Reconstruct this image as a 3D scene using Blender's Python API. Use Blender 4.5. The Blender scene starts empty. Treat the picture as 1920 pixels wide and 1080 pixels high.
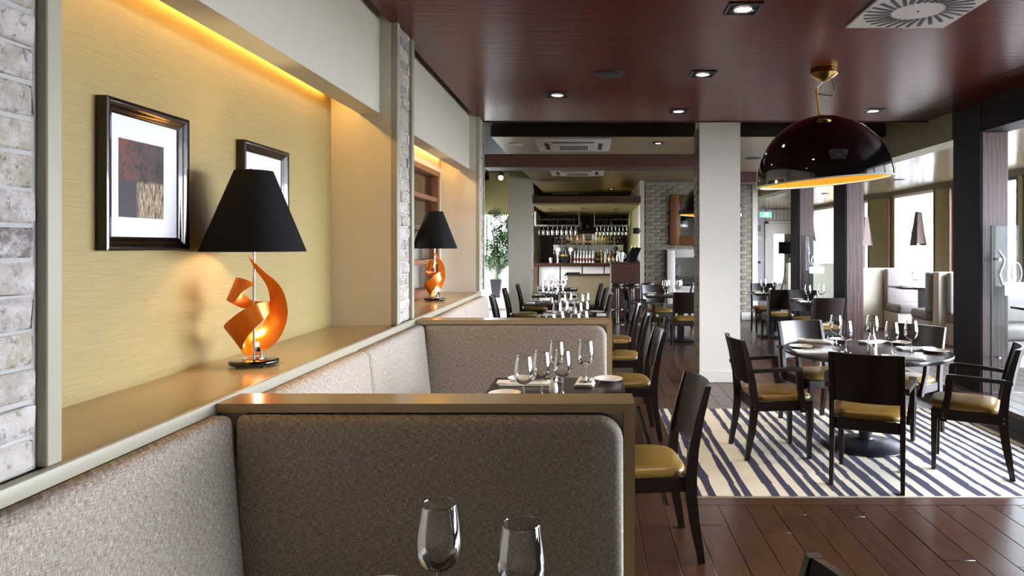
import bpy, bmesh, math, random
from mathutils import Vector, Matrix

random.seed(11)
S = bpy.context.scene
COL = S.collection
PI = math.pi
R = math.radians

# ------------------------------------------------------------------ camera
cd = bpy.data.cameras.new('camera')
cam = bpy.data.objects.new('camera', cd)
COL.objects.link(cam)
cam.location = (0, 0, 1.523)
cam.rotation_euler = (PI / 2, 0, 0)
cd.lens = 24.0
cd.sensor_width = 36.0
cd.sensor_fit = 'HORIZONTAL'
cd.shift_x = -150 / 1920
cd.shift_y = -79 / 1920
cd.clip_start = 0.05
cd.clip_end = 200
S.camera = cam

# ------------------------------------------------------------------ light, exposure
S.view_settings.view_transform = 'Standard'
S.view_settings.look = 'None'
S.view_settings.gamma = 1.0
S.view_settings.use_curve_mapping = False
S.view_settings.exposure = 0.15
SKY = 54.0
LED = 52.0
DOWN = 46.0
W = bpy.data.worlds.new('overcast_sky')
S.world = W
W.use_nodes = True
wn = W.node_tree
wn.nodes.clear()
wo = wn.nodes.new('ShaderNodeOutputWorld')
wb = wn.nodes.new('ShaderNodeBackground')
wb.inputs['Color'].default_value = (0.84, 0.87, 1.0, 1)
wb.inputs['Strength'].default_value = SKY
wn.links.new(wb.outputs[0], wo.inputs[0])
try:
    cy = S.cycles
    cy.max_bounces = 9
    cy.diffuse_bounces = 5
    cy.glossy_bounces = 4
    cy.transmission_bounces = 6
    cy.transparent_max_bounces = 24
    cy.caustics_reflective = False
    cy.caustics_refractive = False
    cy.sample_clamp_indirect = 6.0
    cy.use_denoising = True
except Exception:
    pass

# daylight openings (y0, y1, z0, z1) in the window wall at x = 5.9, guides for the sky light
WX = 5.9
OPEN = [(1.7, 3.1), (3.2, 5.2), (5.3, 7.3), (7.4, 9.36), (9.46, 11.15), (11.72, 13.35), (14.5, 14.82), (15.0, 16.55), (16.65, 18.2)]
for (a, b) in OPEN:
    l = bpy.data.lights.new('window_portal', 'AREA')
    l.shape = 'RECTANGLE'
    l.size = 2.2
    l.size_y = b - a
    l.cycles.is_portal = True
    o = bpy.data.objects.new('window_portal', l)
    COL.objects.link(o)
    o.location = (WX + 0.02, (a + b) / 2, 1.4)
    o.rotation_euler = (0, PI / 2, 0)

LX = -3.45
OPEN_ADDED = [(14.6, 16.4), (16.9, 18.4)]  # unseen side windows, added to light the bar front and the plant
for (a, b) in OPEN_ADDED:
    l = bpy.data.lights.new('window_portal', 'AREA')
    l.shape = 'RECTANGLE'
    l.size = 2.2
    l.size_y = b - a
    l.cycles.is_portal = True
    o = bpy.data.objects.new('window_portal', l)
    COL.objects.link(o)
    o.location = (LX - .02, (a + b) / 2, 1.4)
    o.rotation_euler = (0, -PI / 2, 0)

# ------------------------------------------------------------------ helpers
def tag(o, label=None, cat=None, group=None, kind=None):
    if label: o['label'] = label
    if cat: o['category'] = cat
    if group: o['group'] = group
    if kind: o['kind'] = kind
    return o


class MB:
    def __init__(self):
        self.v = []; self.f = []; self.M = None

    def add(self, vs, fs):
        b = len(self.v)
        if self.M is not None:
            vs = [self.M @ Vector(v) for v in vs]
        self.v.extend([tuple(v) for v in vs])
        self.f.extend([tuple(b + i for i in f) for f in fs])
        return self

    def box(self, x0, y0, z0, x1, y1, z1):
        if x0 > x1: x0, x1 = x1, x0
        if y0 > y1: y0, y1 = y1, y0
        if z0 > z1: z0, z1 = z1, z0
        return self.add([(x0, y0, z0), (x1, y0, z0), (x1, y1, z0), (x0, y1, z0), (x0, y0, z1), (x1, y0, z1), (x1, y1, z1), (x0, y1, z1)],
                        [(0, 3, 2, 1), (4, 5, 6, 7), (0, 1, 5, 4), (1, 2, 6, 5), (2, 3, 7, 6), (3, 0, 4, 7)])

    def bbox(self, x0, y0, z0, x1, y1, z1, bev=0.01, seg=2):
        bm = bmesh.new()
        bmesh.ops.create_cube(bm, size=1)
        for v in bm.verts:
            v.co = Vector((x0 + (v.co.x + .5) * (x1 - x0), y0 + (v.co.y + .5) * (y1 - y0), z0 + (v.co.z + .5) * (z1 - z0)))
        bmesh.ops.bevel(bm, geom=list(bm.edges), offset=bev, segments=seg, affect='EDGES', profile=.5)
        return self.bm(bm)

    def bm(self, bm):
        bm.verts.index_update()
        self.add([v.co.copy() for v in bm.verts], [[v.index for v in f.verts] for f in bm.faces])
        bm.free()
        return self

    def loft(self, rings, closed=True, caps=True):
        n = len(rings[0]); vs = [p for r in rings for p in r]; fs = []
        for i in range(len(rings) - 1):
            for j in range(n if closed else n - 1):
                k = (j + 1) % n
                fs.append((i * n + j, i * n + k, (i + 1) * n + k, (i + 1) * n + j))
        if caps and closed:
            fs.append(tuple(reversed(range(n))))
            fs.append(tuple((len(rings) - 1) * n + j for j in range(n)))
        return self.add(vs, fs)

    def rects(self, pts):
        """loft of axis-aligned rectangles: (x, y, z, half x, half y)"""
        return self.loft([[(x - a, y - b, z), (x + a, y - b, z), (x + a, y + b, z), (x - a, y + b, z)] for (x, y, z, a, b) in pts])

    def tube(self, pts, r, n=8, caps=True):
        pts = [Vector(p) for p in pts]
        rr = r if isinstance(r, (list, tuple)) else [r] * len(pts)
        rings = []; up = None
        for i, p in enumerate(pts):
            t = (pts[min(i + 1, len(pts) - 1)] - pts[max(i - 1, 0)]).normalized()
            if up is None:
                up = Vector((0, 0, 1)) if abs(t.z) < .9 else Vector((1, 0, 0))
            a = t.cross(up).normalized(); b = a.cross(t).normalized(); up = b
            rings.append([p + (a * math.cos(2 * PI * k / n) + b * math.sin(2 * PI * k / n)) * rr[i] for k in range(n)])
        return self.loft(rings, True, caps)

    def lathe(self, prof, n=24, c=(0, 0, 0), sx=1, sy=1):
        vs = []; fs = []
        idx = []
        for (r, z) in prof:
            if r < 1e-6:
                idx.append([len(vs)]); vs.append((c[0], c[1], c[2] + z))
            else:
                idx.append(list(range(len(vs), len(vs) + n)))
                vs += [(c[0] + sx * r * math.cos(2 * PI * k / n), c[1] + sy * r * math.sin(2 * PI * k / n), c[2] + z) for k in range(n)]
        for i in range(len(prof) - 1):
            A, B = idx[i], idx[i + 1]
            for k in range(n):
                k2 = (k + 1) % n
                if len(A) == 1 and len(B) == 1: continue
                if len(A) == 1: fs.append((A[0], B[k2], B[k]))
                elif len(B) == 1: fs.append((A[k], A[k2], B[0]))
                else: fs.append((A[k], A[k2], B[k2], B[k]))
        return self.add(vs, fs)

    def prism(self, poly, axis, d0, d1):
        """poly (u, v) extruded along axis between d0 and d1: axis x uses (y, z), y uses (x, z), z uses (x, y)"""
        def P(u, v, d):
            return {'x': (d, u, v), 'y': (u, d, v), 'z': (u, v, d)}[axis]
        n = len(poly)
        vs = [P(u, v, d0) for u, v in poly] + [P(u, v, d1) for u, v in poly]
        fs = [tuple(range(n)), tuple(reversed(range(n, 2 * n)))] + [(i, i + n, (i + 1) % n + n, (i + 1) % n) for i in range(n)]
        return self.add(vs, fs)

    def build(self, name, mat, parent=None, loc=None, rot=None, angle=38, smooth=True, fix=True):
        me = bpy.data.meshes.new(name)
        me.from_pydata(self.v, [], self.f)
        if fix:
            bm = bmesh.new(); bm.from_mesh(me)
            bmesh.ops.recalc_face_normals(bm, faces=bm.faces)
            bm.to_mesh(me); bm.free()
        if smooth:
            me.shade_smooth()
            me.set_sharp_from_angle(angle=R(angle))
        me.update()
        o = bpy.data.objects.new(name, me)
        COL.objects.link(o)
        if mat: me.materials.append(mat)
        if parent: o.parent = parent
        if loc: o.location = loc
        if rot: o.rotation_euler = rot
        return o


def mb(): return MB()


def empty(name, loc=(0, 0, 0), rz=0):
    o = bpy.data.objects.new(name, None)
    o.empty_display_size = .05
    COL.objects.link(o)
    o.location = loc
    o.rotation_euler = (0, 0, rz)
    return o


KIDS = {}
def dup(o, loc=None, rz=None, label=None, group=None, parent=None):
    c = o.copy(); COL.objects.link(c)
    if parent: c.parent = parent
    for ch in o.children: dup(ch, parent=c)
    if loc is not None: c.location = loc
    if rz is not None: c.rotation_euler = (0, 0, rz)
    if label: c['label'] = label
    if group: c['group'] = group
    return c


def copy_part(o, loc, rot=None):
    c = o.copy(); COL.objects.link(c); c.location = loc
    if rot is not None: c.rotation_euler = rot
    return c


def structure(o): o['kind'] = 'structure'; return o

ORD = ['first', 'second', 'third', 'fourth', 'fifth', 'sixth', 'seventh', 'eighth', 'ninth', 'tenth', 'eleventh', 'twelfth', 'thirteenth',
       'fourteenth', 'fifteenth', 'sixteenth', 'seventeenth', 'eighteenth', 'nineteenth', 'twentieth', 'twenty-first', 'twenty-second',
       'twenty-third', 'twenty-fourth', 'twenty-fifth']

# ------------------------------------------------------------------ materials
def lin(c):
    return tuple(((x / 255) / 12.92 if x / 255 <= .04045 else ((x / 255 + .055) / 1.055) ** 2.4) for x in c) + (1,)


class NT:
    def __init__(self, name):
        self.m = bpy.data.materials.new(name); self.m.use_nodes = True
        self.t = self.m.node_tree; self.n = self.t.nodes; self.l = self.t.links
        self.b = self.n['Principled BSDF']

    def node(self, kind, **kw):
        x = self.n.new(kind)
        for k, v in kw.items(): setattr(x, k, v)
        return x

    def set(self, **kw):
        for k, v in kw.items():
            self.b.inputs[k.replace('_', ' ')].default_value = v
        return self

    def coords(self, scale=(1, 1, 1), rot=(0, 0, 0), which='Object'):
        tc = self.node('ShaderNodeTexCoord'); mp = self.node('ShaderNodeMapping')
        mp.inputs['Scale'].default_value = scale
        mp.inputs['Rotation'].default_value = rot
        self.l.new(tc.outputs[which], mp.inputs['Vector'])
        return mp.outputs[0]

    def noise(self, vec, scale=1, detail=3, rough=.5, dist=0):
        x = self.node('ShaderNodeTexNoise')
        x.inputs['Scale'].default_value = scale; x.inputs['Detail'].default_value = detail
        x.inputs['Roughness'].default_value = rough; x.inputs['Distortion'].default_value = dist
        self.l.new(vec, x.inputs['Vector'])
        return x.outputs['Fac']

    def ramp(self, fac, stops, interp='LINEAR'):
        x = self.node('ShaderNodeValToRGB'); x.color_ramp.interpolation = interp
        e = x.color_ramp.elements
        while len(e) < len(stops): e.new(.5)
        for i, (p, c) in enumerate(stops):
            e[i].position = p; e[i].color = c if len(c) == 4 else tuple(c) + (1,)
        self.l.new(fac, x.inputs[0])
        return x.outputs[0]

    def mix(self, fac, a, b, mode='MIX'):
        x = self.node('ShaderNodeMix', data_type='RGBA', blend_type=mode)
        for sock, v in ((x.inputs[0], fac), (x.inputs[6], a), (x.inputs[7], b)):
            if isinstance(v, (int, float)): sock.default_value = v
            elif isinstance(v, tuple): sock.default_value = v
            else: self.l.new(v, sock)
        return x.outputs[2]

    def math(self, op, a, b=0):
        x = self.node('ShaderNodeMath', operation=op)
        for s, v in ((x.inputs[0], a), (x.inputs[1], b)):
            if isinstance(v, (int, float)): s.default_value = v
            else: self.l.new(v, s)
        return x.outputs[0]

    def rnd(self):
        return self.node('ShaderNodeObjectInfo').outputs['Random']

    def color(self, s): self.l.new(s, self.b.inputs['Base Color']); return self
    def rough(self, s): self.l.new(s, self.b.inputs['Roughness']); return self

    def bump(self, h, strength=.2, dist=.01):
        x = self.node('ShaderNodeBump'); x.inputs['Strength'].default_value = strength; x.inputs['Distance'].default_value = dist
        self.l.new(h, x.inputs['Height']); self.l.new(x.outputs[0], self.b.inputs['Normal'])
        return self


def plain(name, rgb, rough=.5, metal=0, noise=.0, **kw):
    t = NT(name); t.set(Roughness=rough, Metallic=metal, **kw)
    c = lin(rgb)
    if noise:
        f = t.noise(t.coords(), 9, 4)
        t.color(t.mix(f, tuple(x * (1 - noise) for x in c[:3]) + (1,), tuple(min(1, x * (1 + noise)) for x in c[:3]) + (1,)))
    else:
        t.set(Base_Color=c)
    return t.m


def glow(name, rgb, strength):
    t = NT(name); t.set(Base_Color=rgb + (1,), Emission_Color=rgb + (1,), Emission_Strength=strength)
    return t.m


def thin_glass(name, tint=(1, 1, 1), boost=1.0, base=.0, rough=.0):
    m = bpy.data.materials.new(name); m.use_nodes = True
    n = m.node_tree.nodes; l = m.node_tree.links; n.clear()
    out = n.new('ShaderNodeOutputMaterial'); mx = n.new('ShaderNodeMixShader')
    tr = n.new('ShaderNodeBsdfTransparent'); gl = n.new('ShaderNodeBsdfGlossy')
    tr.inputs[0].default_value = tint + (1,)
    gl.inputs['Roughness'].default_value = rough
    lw = n.new('ShaderNodeLayerWeight'); lw.inputs['Blend'].default_value = .35
    ma = n.new('ShaderNodeMath'); ma.operation = 'MULTIPLY_ADD'; ma.use_clamp = True
    l.new(lw.outputs['Fresnel'], ma.inputs[0]); ma.inputs[1].default_value = boost; ma.inputs[2].default_value = base
    l.new(ma.outputs[0], mx.inputs[0]); l.new(tr.outputs[0], mx.inputs[1]); l.new(gl.outputs[0], mx.inputs[2]); l.new(mx.outputs[0], out.inputs[0])
    return m


def wood(name, c0, c1, rough=.35, scale=(1, 1, 1), grain=1.0, vary=.0, bump=.05, rings=False):
    """scale is small along the grain and large across it"""
    t = NT(name)
    v = t.coords(scale)
    f1 = t.noise(v, 6 * grain, 5, .6, .6)
    f2 = t.noise(v, 28 * grain, 3, .6)
    f = t.math('ADD', t.math('MULTIPLY', f1, .7), t.math('MULTIPLY', f2, .3))
    if rings:
        w = t.node('ShaderNodeTexWave', wave_type='RINGS', rings_direction='SPHERICAL')
        w.inputs['Scale'].default_value = 3.2; w.inputs['Distortion'].default_value = 5; w.inputs['Detail'].default_value = 3
        w.inputs['Detail Scale'].default_value = 1.2
        t.l.new(v, w.inputs['Vector'])
        f = t.math('ADD', t.math('MULTIPLY', f, .6), t.math('MULTIPLY', w.outputs['Fac'], .4))
    c = t.ramp(f, [(.3, lin(c0)), (.7, lin(c1))])
    if vary:
        hs = t.node('ShaderNodeHueSaturation')
        t.l.new(c, hs.inputs['Color'])
        t.l.new(t.math('ADD', t.math('MULTIPLY', t.rnd(), vary * 2), 1 - vary), hs.inputs['Value'])
        c = hs.outputs[0]
    t.color(c); t.set(Roughness=rough)
    t.bump(f, bump, .004)
    return t.m


M = {}
M['paint'] = plain('greige_paint', (208, 202, 185), .42, noise=.02)
M['satin'] = plain('greige_satin_lacquer', (166, 144, 106), .22, noise=.02)
M['trim'] = plain('greige_trim_paint', (156, 150, 130), .38)
M['white_paint'] = plain('white_paint', (230, 227, 217), .5, noise=.015)
M['olive'] = plain('olive_paint', (128, 116, 72), .5, noise=.04)
M['olive_dark'] = plain('dark_olive_panel', (98, 88, 56), .45, noise=.06)
M['black_void'] = plain('black_soffit', (16, 13, 12), .8)
M['lacquer'] = None
M['dark_wood'] = wood('espresso_wood', (20, 12, 10), (34, 22, 18), .3, (9, 9, 1.2))
M['matt_dark'] = wood('matt_espresso_board', (14, 8, 7), (24, 15, 12), .6, (9, 9, 1.2))
M['matt_dark'].node_tree.nodes['Principled BSDF'].inputs['Specular IOR Level'].default_value = .12
M['top_wood'] = wood('dark_table_top', (26, 18, 18), (46, 34, 32), .22, (1.2, 9, 9), bump=.12)
M['post_wood'] = wood('stained_oak_post', (46, 27, 24), (84, 56, 50), .42, (5, 5, .7), 1.2, bump=.1, rings=True)
M['beam_wood'] = wood('stained_oak_beam', (40, 22, 14), (74, 44, 28), .42, (.6, 5, 6), 1.2, bump=.08)
M['cab_wood'] = wood('walnut_cabinet', (52, 30, 22), (88, 54, 40), .4, (5, 5, .7), 1.2, bump=.06)
M['bar_wood'] = wood('mahogany_back_bar', (40, 20, 12), (78, 42, 22), .35, (5, 5, .8))
M['hatch_wood'] = wood('cherry_window_frame', (92, 54, 28), (124, 76, 42), .4, (4, .8, 4))
M['plank'] = wood('walnut_plank', (44, 27, 17), (80, 52, 33), .28, (5, .7, 5), 1.3, vary=.22, bump=.08)
M['plank_x'] = wood('walnut_border_plank', (52, 31, 20), (84, 56, 37), .28, (.7, 5, 5), 1.3, vary=.12, bump=.08)
M['grey_plank'] = wood('grey_walnut_platform_plank', (52, 40, 38), (86, 70, 66), .35, (5, .7, 5), 1.3, vary=.15, bump=.08)
M['floor_base'] = plain('dark_subfloor', (30, 20, 15), .6)
M['leather'] = plain('olive_gold_leather', (124, 98, 42), .34, noise=.06)
M['grey_leather'] = plain('grey_leather', (132, 124, 122), .45, noise=.04)
M['chrome'] = plain('polished_chrome', (215, 215, 215), .12, 1)
M['brass'] = plain('brushed_brass', (196, 160, 92), .26, 1)
M['gold_lining'] = plain('gold_pleated_lining', (222, 172, 70), .45, .2)
M['gloss_black'] = plain('gloss_black_lacquer', (9, 8, 9), .06, Coat_Weight=.6)
M['black'] = plain('black_metal', (14, 14, 15), .4)
M['navy_black'] = plain('blue_black_iron', (24, 24, 34), .34)
M['shade_out'] = plain('black_shade_fabric', (11, 9, 11), .8, Specular_IOR_Level=.15)
M['shade_in'] = plain('gilt_shade_lining', (230, 190, 110), .5)
M['orange'] = plain('orange_lacquer_metal', (204, 104, 8), .24, .45, Coat_Weight=.5)
M['china'] = plain('white_china', (238, 236, 230), .2)
M['napkin'] = plain('white_linen_napkin', (240, 238, 232), .8, noise=.02)
M['steel'] = plain('cutlery_steel', (190, 190, 190), .2, 1)
M['frame'] = plain('bronze_picture_frame', (26, 17, 11), .24, .35, Coat_Weight=.4)
M['mat'] = plain('white_picture_mat', (236, 236, 238), .7)
M['vent_white'] = plain('white_vent_plastic', (226, 222, 220), .45)
M['vent_dark'] = plain('dark_vent_slot', (14, 13, 16), .7)
M['speaker'] = plain('dark_speaker_grille', (34, 30, 32), .6)
M['mortar'] = plain('grey_mortar', (176, 172, 168), .9, noise=.12)
M['white_lam'] = plain('white_laminate_panel', (232, 222, 214), .35)
M['glass'] = thin_glass('clear_stemware_glass', (.96, .96, .96), .8, .03)
M['pane'] = thin_glass('window_glass', (.96, .98, .98), .6, .0)
M['screen_glass'] = thin_glass('green_edge_screen_glass', (.92, .96, .95), .18, .0)
M['frost'] = plain('frosted_etching', (226, 234, 236), .7)
M['frost_band'] = thin_glass('frosted_glass_band', (.95, .97, .97), .2, .3, .5)
M['mirror'] = plain('mirror_silver', (200, 205, 205), .04, 1)
M['water'] = thin_glass('water_in_carafe', (.95, .97, .97), .7, .05)
M['concrete'] = plain('pale_concrete', (190, 196, 202), .8, noise=.05)
M['paving'] = plain('pale_paving', (176, 174, 168), .85, noise=.06)
M['canvas'] = plain('white_parasol_canvas', (196, 192, 200), .8)
M['mortar_dark'] = plain('dull_mortar', (140, 134, 120), .9, noise=.12)
M['desk'] = plain('beige_desk_front', (150, 140, 114), .45)
M['leaf'] = plain('palm_leaf', (56, 80, 40), .5, noise=.35)
M['leaf_out'] = plain('hedge_leaf', (120, 146, 96), .6, noise=.3)
M['bark'] = plain('palm_bark', (128, 112, 84), .9, noise=.3)
M['terracotta'] = plain('dark_planter', (36, 32, 34), .5)
M['bulb'] = glow('warm_bulb', (1.0, .78, .42), 26.0)
M['lamp_face'] = glow('downlight_lamp', (1.0, .93, .82), 22.0)
M['led'] = glow('amber_led_strip', (1.0, .56, .15), LED)
M['exit_green'] = glow('exit_sign_green', (.10, .62, .38), 1.0)
M['exit_white'] = glow('exit_sign_white', (.9, 1, .95), 1.6)
M['red_wine'] = plain('wine_label', (120, 30, 30), .4)

# reddish lacquered ceiling, streaky sheen along x
t = NT('mahogany_lacquer_ceiling')
v = t.coords((1.1, 16, 1))
f = t.noise(v, 2.2, 5, .6)
t.color(t.ramp(f, [(.3, lin((56, 19, 11))), (.7, lin((86, 33, 21)))]))
t.set(Roughness=.26, Specular_IOR_Level=.16, Specular_Tint=(.80, .70, .84, 1))
t.bump(t.noise(t.coords((1.0, 9, 1)), 3.0, 3, .5), .13, .012)
M['lacquer'] = t.m

t = NT('taupe_lacquer_ceiling')
f = t.noise(t.coords((1.1, 12, 1)), 2.2, 4, .6)
t.color(t.ramp(f, [(.3, lin((122, 104, 70))), (.7, lin((146, 126, 88)))]))
t.set(Roughness=.3)
t.bump(t.noise(t.coords((1.2, 12, 1)), 3.0, 3, .5), .05, .01)
M['lacquer2'] = t.m

t = NT('pale_gloss_ceiling')
f = t.noise(t.coords((1.1, 12, 1)), 2.2, 4, .6)
t.color(t.ramp(f, [(.3, lin((120, 108, 84))), (.7, lin((140, 126, 100)))]))
t.set(Roughness=.2)
t.bump(t.noise(t.coords((1.2, 12, 1)), 3.0, 3, .5), .05, .01)
M['lacquer3'] = t.m

# grasscloth wallpaper
t = NT('straw_grasscloth')
f1 = t.noise(t.coords((1, 5, 330)), 2.0, 4, .65)
f2 = t.noise(t.coords((1, 1.6, 110)), 3.0, 3, .6)
f = t.math('ADD', t.math('MULTIPLY', f1, .65), t.math('MULTIPLY', f2, .35))
t.color(t.ramp(f, [(.28, lin((124, 107, 62))), (.5, lin((145, 128, 79))), (.74, lin((163, 146, 96)))]))
t.set(Roughness=.6); t.bump(f, .12, .003)
M['grasscloth'] = t.m

# woven linen upholstery
t = NT('woven_linen')
tc = t.node('ShaderNodeTexCoord'); sp = t.node('ShaderNodeSeparateXYZ'); t.l.new(tc.outputs['Object'], sp.inputs[0])
u = t.math('ADD', sp.outputs[0], sp.outputs[1])
def comb(a, b):
    c = t.node('ShaderNodeCombineXYZ'); t.l.new(a, c.inputs[0]); t.l.new(b, c.inputs[1]); return c.outputs[0]
h = t.noise(comb(t.math('MULTIPLY', u, 60), t.math('MULTIPLY', sp.outputs[2], 640)), 1.0, 2, .5)
k = t.noise(comb(t.math('MULTIPLY', u, 640), t.math('MULTIPLY', sp.outputs[2], 60)), 1.0, 2, .5)
f = t.math('ADD', t.math('MULTIPLY', h, .5), t.math('MULTIPLY', k, .5))
t.color(t.ramp(f, [(.34, lin((92, 80, 68))), (.5, lin((150, 138, 124))), (.64, lin((196, 188, 178)))]))
t.set(Roughness=.85); t.bump(f, .35, .002)
M['linen'] = t.m

# whitewashed brick, each brick its own shade
t = NT('whitewashed_brick')
rv = t.rnd()
base = t.ramp(rv, [(.0, lin((160, 150, 140))), (.25, lin((184, 176, 166))), (.5, lin((142, 132, 112))), (.75, lin((172, 162, 144))), (.95, lin((108, 100, 96)))])
n1 = t.noise(t.coords((1, 1, 1)), 22, 6, .7)
c = t.mix(t.ramp(n1, [(.44, (0, 0, 0)), (.66, (1, 1, 1))]), base, lin((196, 190, 188)))
n2 = t.noise(t.coords((1, 1, 1)), 34, 6, .75)
c = t.mix(t.ramp(n2, [(.33, (1, 1, 1)), (.47, (0, 0, 0))]), c, lin((98, 88, 80)))
t.color(c); t.set(Roughness=.9); t.bump(n1, .9, .012)
M['brick'] = t.m

# grey stacked brick of the chimney breast
t = NT('grey_fireplace_brick')
rv = t.rnd()
base = t.ramp(rv, [(.0, lin((108, 98, 78))), (.5, lin((140, 130, 108))), (1, lin((84, 76, 62)))])
n1 = t.noise(t.coords((1, 1, 1)), 18, 5, .7)
t.color(t.mix(t.ramp(n1, [(.4, (0, 0, 0)), (.65, (1, 1, 1))]), base, lin((176, 170, 158)))); t.set(Roughness=.9); t.bump(n1, .8, .01)
M['brick_grey'] = t.m

# far floor where planks are too thin to tell apart
t = NT('walnut_far_floor')
br = t.node('ShaderNodeTexBrick'); br.offset = .37
br.inputs['Scale'].default_value = 1; br.inputs['Mortar Size'].default_value = .004; br.inputs['Brick Width'].default_value = 1.9; br.inputs['Row Height'].default_value = .16
br.inputs['Color1'].default_value = lin((80, 50, 32)); br.inputs['Color2'].default_value = lin((62, 38, 25)); br.inputs['Mortar'].default_value = lin((36, 22, 16))
t.l.new(t.coords((1, 1, 1), (0, 0, PI / 2)), br.inputs['Vector'])
t.color(br.outputs[0]); t.set(Roughness=.33)
M['far_floor'] = t.m

t = NT('cream_rug_pile')
n1 = t.noise(t.coords(), 6, 4); n2 = t.noise(t.coords(), 260, 2)
c = t.mix(n1, lin((206, 194, 166)), lin((232, 226, 208)))
t.color(t.mix(t.math('MULTIPLY', n2, .35), c, lin((168, 158, 138)))); t.set(Roughness=.95); t.bump(n2, .5, .004)
M['rug'] = t.m
t = NT('navy_rug_pile')
n2 = t.noise(t.coords(), 260, 2)
t.color(t.mix(n2, lin((24, 22, 44)), lin((58, 54, 84)))); t.set(Roughness=.95); t.bump(n2, .5, .004)
M['rug_navy'] = t.m

# abstract print: dark reds above, pale blocks below
t = NT('abstract_print')
tc = t.node('ShaderNodeTexCoord'); sp = t.node('ShaderNodeSeparateXYZ'); t.l.new(tc.outputs['Generated'], sp.inputs[0])
n = t.noise(t.coords((1, 1, 1), which='Generated'), 5, 6, .7)
n3 = t.noise(t.coords((1, 9, 2), which='Generated'), 3, 5, .7)
dark = t.mix(t.ramp(sp.outputs[1], [(.0, (0, 0, 0)), (.8, (1, 1, 1))]), lin((96, 40, 22)), lin((58, 46, 44)))
dark = t.mix(t.ramp(n, [(.45, (0, 0, 0)), (.6, (1, 1, 1))]), dark, lin((28, 18, 18)))
pale = t.mix(t.ramp(n3, [(.42, (0, 0, 0)), (.55, (1, 1, 1))]), lin((60, 44, 34)), lin((172, 152, 122)))
pale = t.mix(t.ramp(sp.outputs[1], [(.35, (0, 0, 0)), (.45, (1, 1, 1))]), lin((40, 32, 40)), pale)
edge = t.math('ADD', sp.outputs[2], t.math('MULTIPLY', n, .16))
t.color(t.mix(t.ramp(edge, [(.52, (0, 0, 0)), (.58, (1, 1, 1))]), pale, dark)); t.set(Roughness=.5)
M['print'] = t.m

# ================================================================== SETTING
LED_Z = 1.045            # top of the ledge
ROOF = 3.42
# ---- floor: subfloor with planks on it
fl = mb()
fl.box(-3.6, -2.4, -.12, WX + .2, 21, -.02)
floor = structure(fl.build('floor', M['floor_base']))
ff = mb()
ff.box(-3.5, -2.3, -.02, 3.46, 2.26, 0)
ff.box(-3.5, 2.26, -.02, -1.02, 14.2, 0)
ff.box(-3.5, 14.2, -.02, 3.46, 20.9, 0)
ff.build('far_boards', M['far_floor'], floor)
PW = .16
well = (.45, 3.46, 4.01, 6.49)
ncol = 0
x = -1.02
while x < 3.45:
    x1 = min(x + PW, 3.46)
    y = 2.26 - random.uniform(0, .3)
    y = 2.26
    off = random.uniform(.5, 2.0)
    while y < 14.19:
        y1 = min(y + off, 14.2); off = 2.05
        if 14.2 - y1 < .35: y1 = 14.2
        pieces = [(y, y1)]
        if x1 > well[0] + .02:
            pieces = []
            if y < well[2]: pieces.append((y, min(y1, well[2])))
            if y1 > well[3]: pieces.append((max(y, well[3]), y1))
        for (a, b) in pieces:
            if b - a < .05: continue
            mb().bbox(x + .0015, a + .0015, -.02, x1 - .0015, b - .0015, random.uniform(-.0012, 0), .0018, 1).build('plank', M['plank'], floor)
        y = y1
    x = x1
    ncol += 1
for (a, b, c, d) in ((.45, 3.46, 4.01, 4.13), (.45, 3.46, 6.37, 6.49), (3.31, 3.46, 4.13, 6.37)):
    pass
g = .0015
mb().prism([(.45 + g, 4.01 + g), (3.46 - g, 4.01 + g), (3.31, 4.13 - g), (.61, 4.13 - g)], 'z', -.02, 0).build('border_plank', M['plank_x'], floor)
mb().prism([(.61, 6.37 + g), (3.31, 6.37 + g), (3.46 - g, 6.49 - g), (.45 + g, 6.49 - g)], 'z', -.02, 0).build('border_plank', M['plank_x'], floor)
mb().prism([(.45 + g, 4.012 + g), (.61 - g, 4.132), (.61 - g, 6.368), (.45 + g, 6.488)], 'z', -.02, 0).build('border_plank', M['plank'], floor)
mb().prism([(3.31 + g, 4.132), (3.46 - g, 4.012), (3.46 - g, 6.488), (3.31 + g, 6.368)], 'z', -.02, 0).build('border_plank', M['plank'], floor)

# ---- raised platform along the windows
pf = structure(mb().box(3.47, -2.3, -.02, WX - .01, 20.9, .142).build('platform', M['dark_wood']))
mb().bbox(3.44, -2.2, .125, 3.545, 20.8, .162, .004, 1).build('nosing', M['grey_plank'], pf)
x = 3.55
while x < WX - .05:
    y = 3.0 + random.uniform(-1.0, 0)
    x1 = min(x + PW, WX - .015)
    while y < 14:
        mb().bbox(x + .002, y + .002, .142, x1 - .002, y + 2.2, .16, .002, 1).build('plank', M['grey_plank'], pf)
        y += 2.204
    mb().box(x + .002, y, .142, x1 - .002, 20.8, .16).build('plank', M['grey_plank'], pf)
    x = x1

# ---- outer shell
def wall(name, *a, mat='paint'):
    return structure(mb().box(*a).build(name, M[mat]))

structure(mb().box(-3.7, -2.5, ROOF, WX + .25, 21.2, ROOF + .12).build('ceiling_roof', M['black_void']))
wall('wall_behind', -3.6, -2.5, 0, WX + .2, -2.32, ROOF)
wall('wall_far', -1.69, 20.6, 0, WX + .2, 20.8, ROOF, mat='olive')

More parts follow.
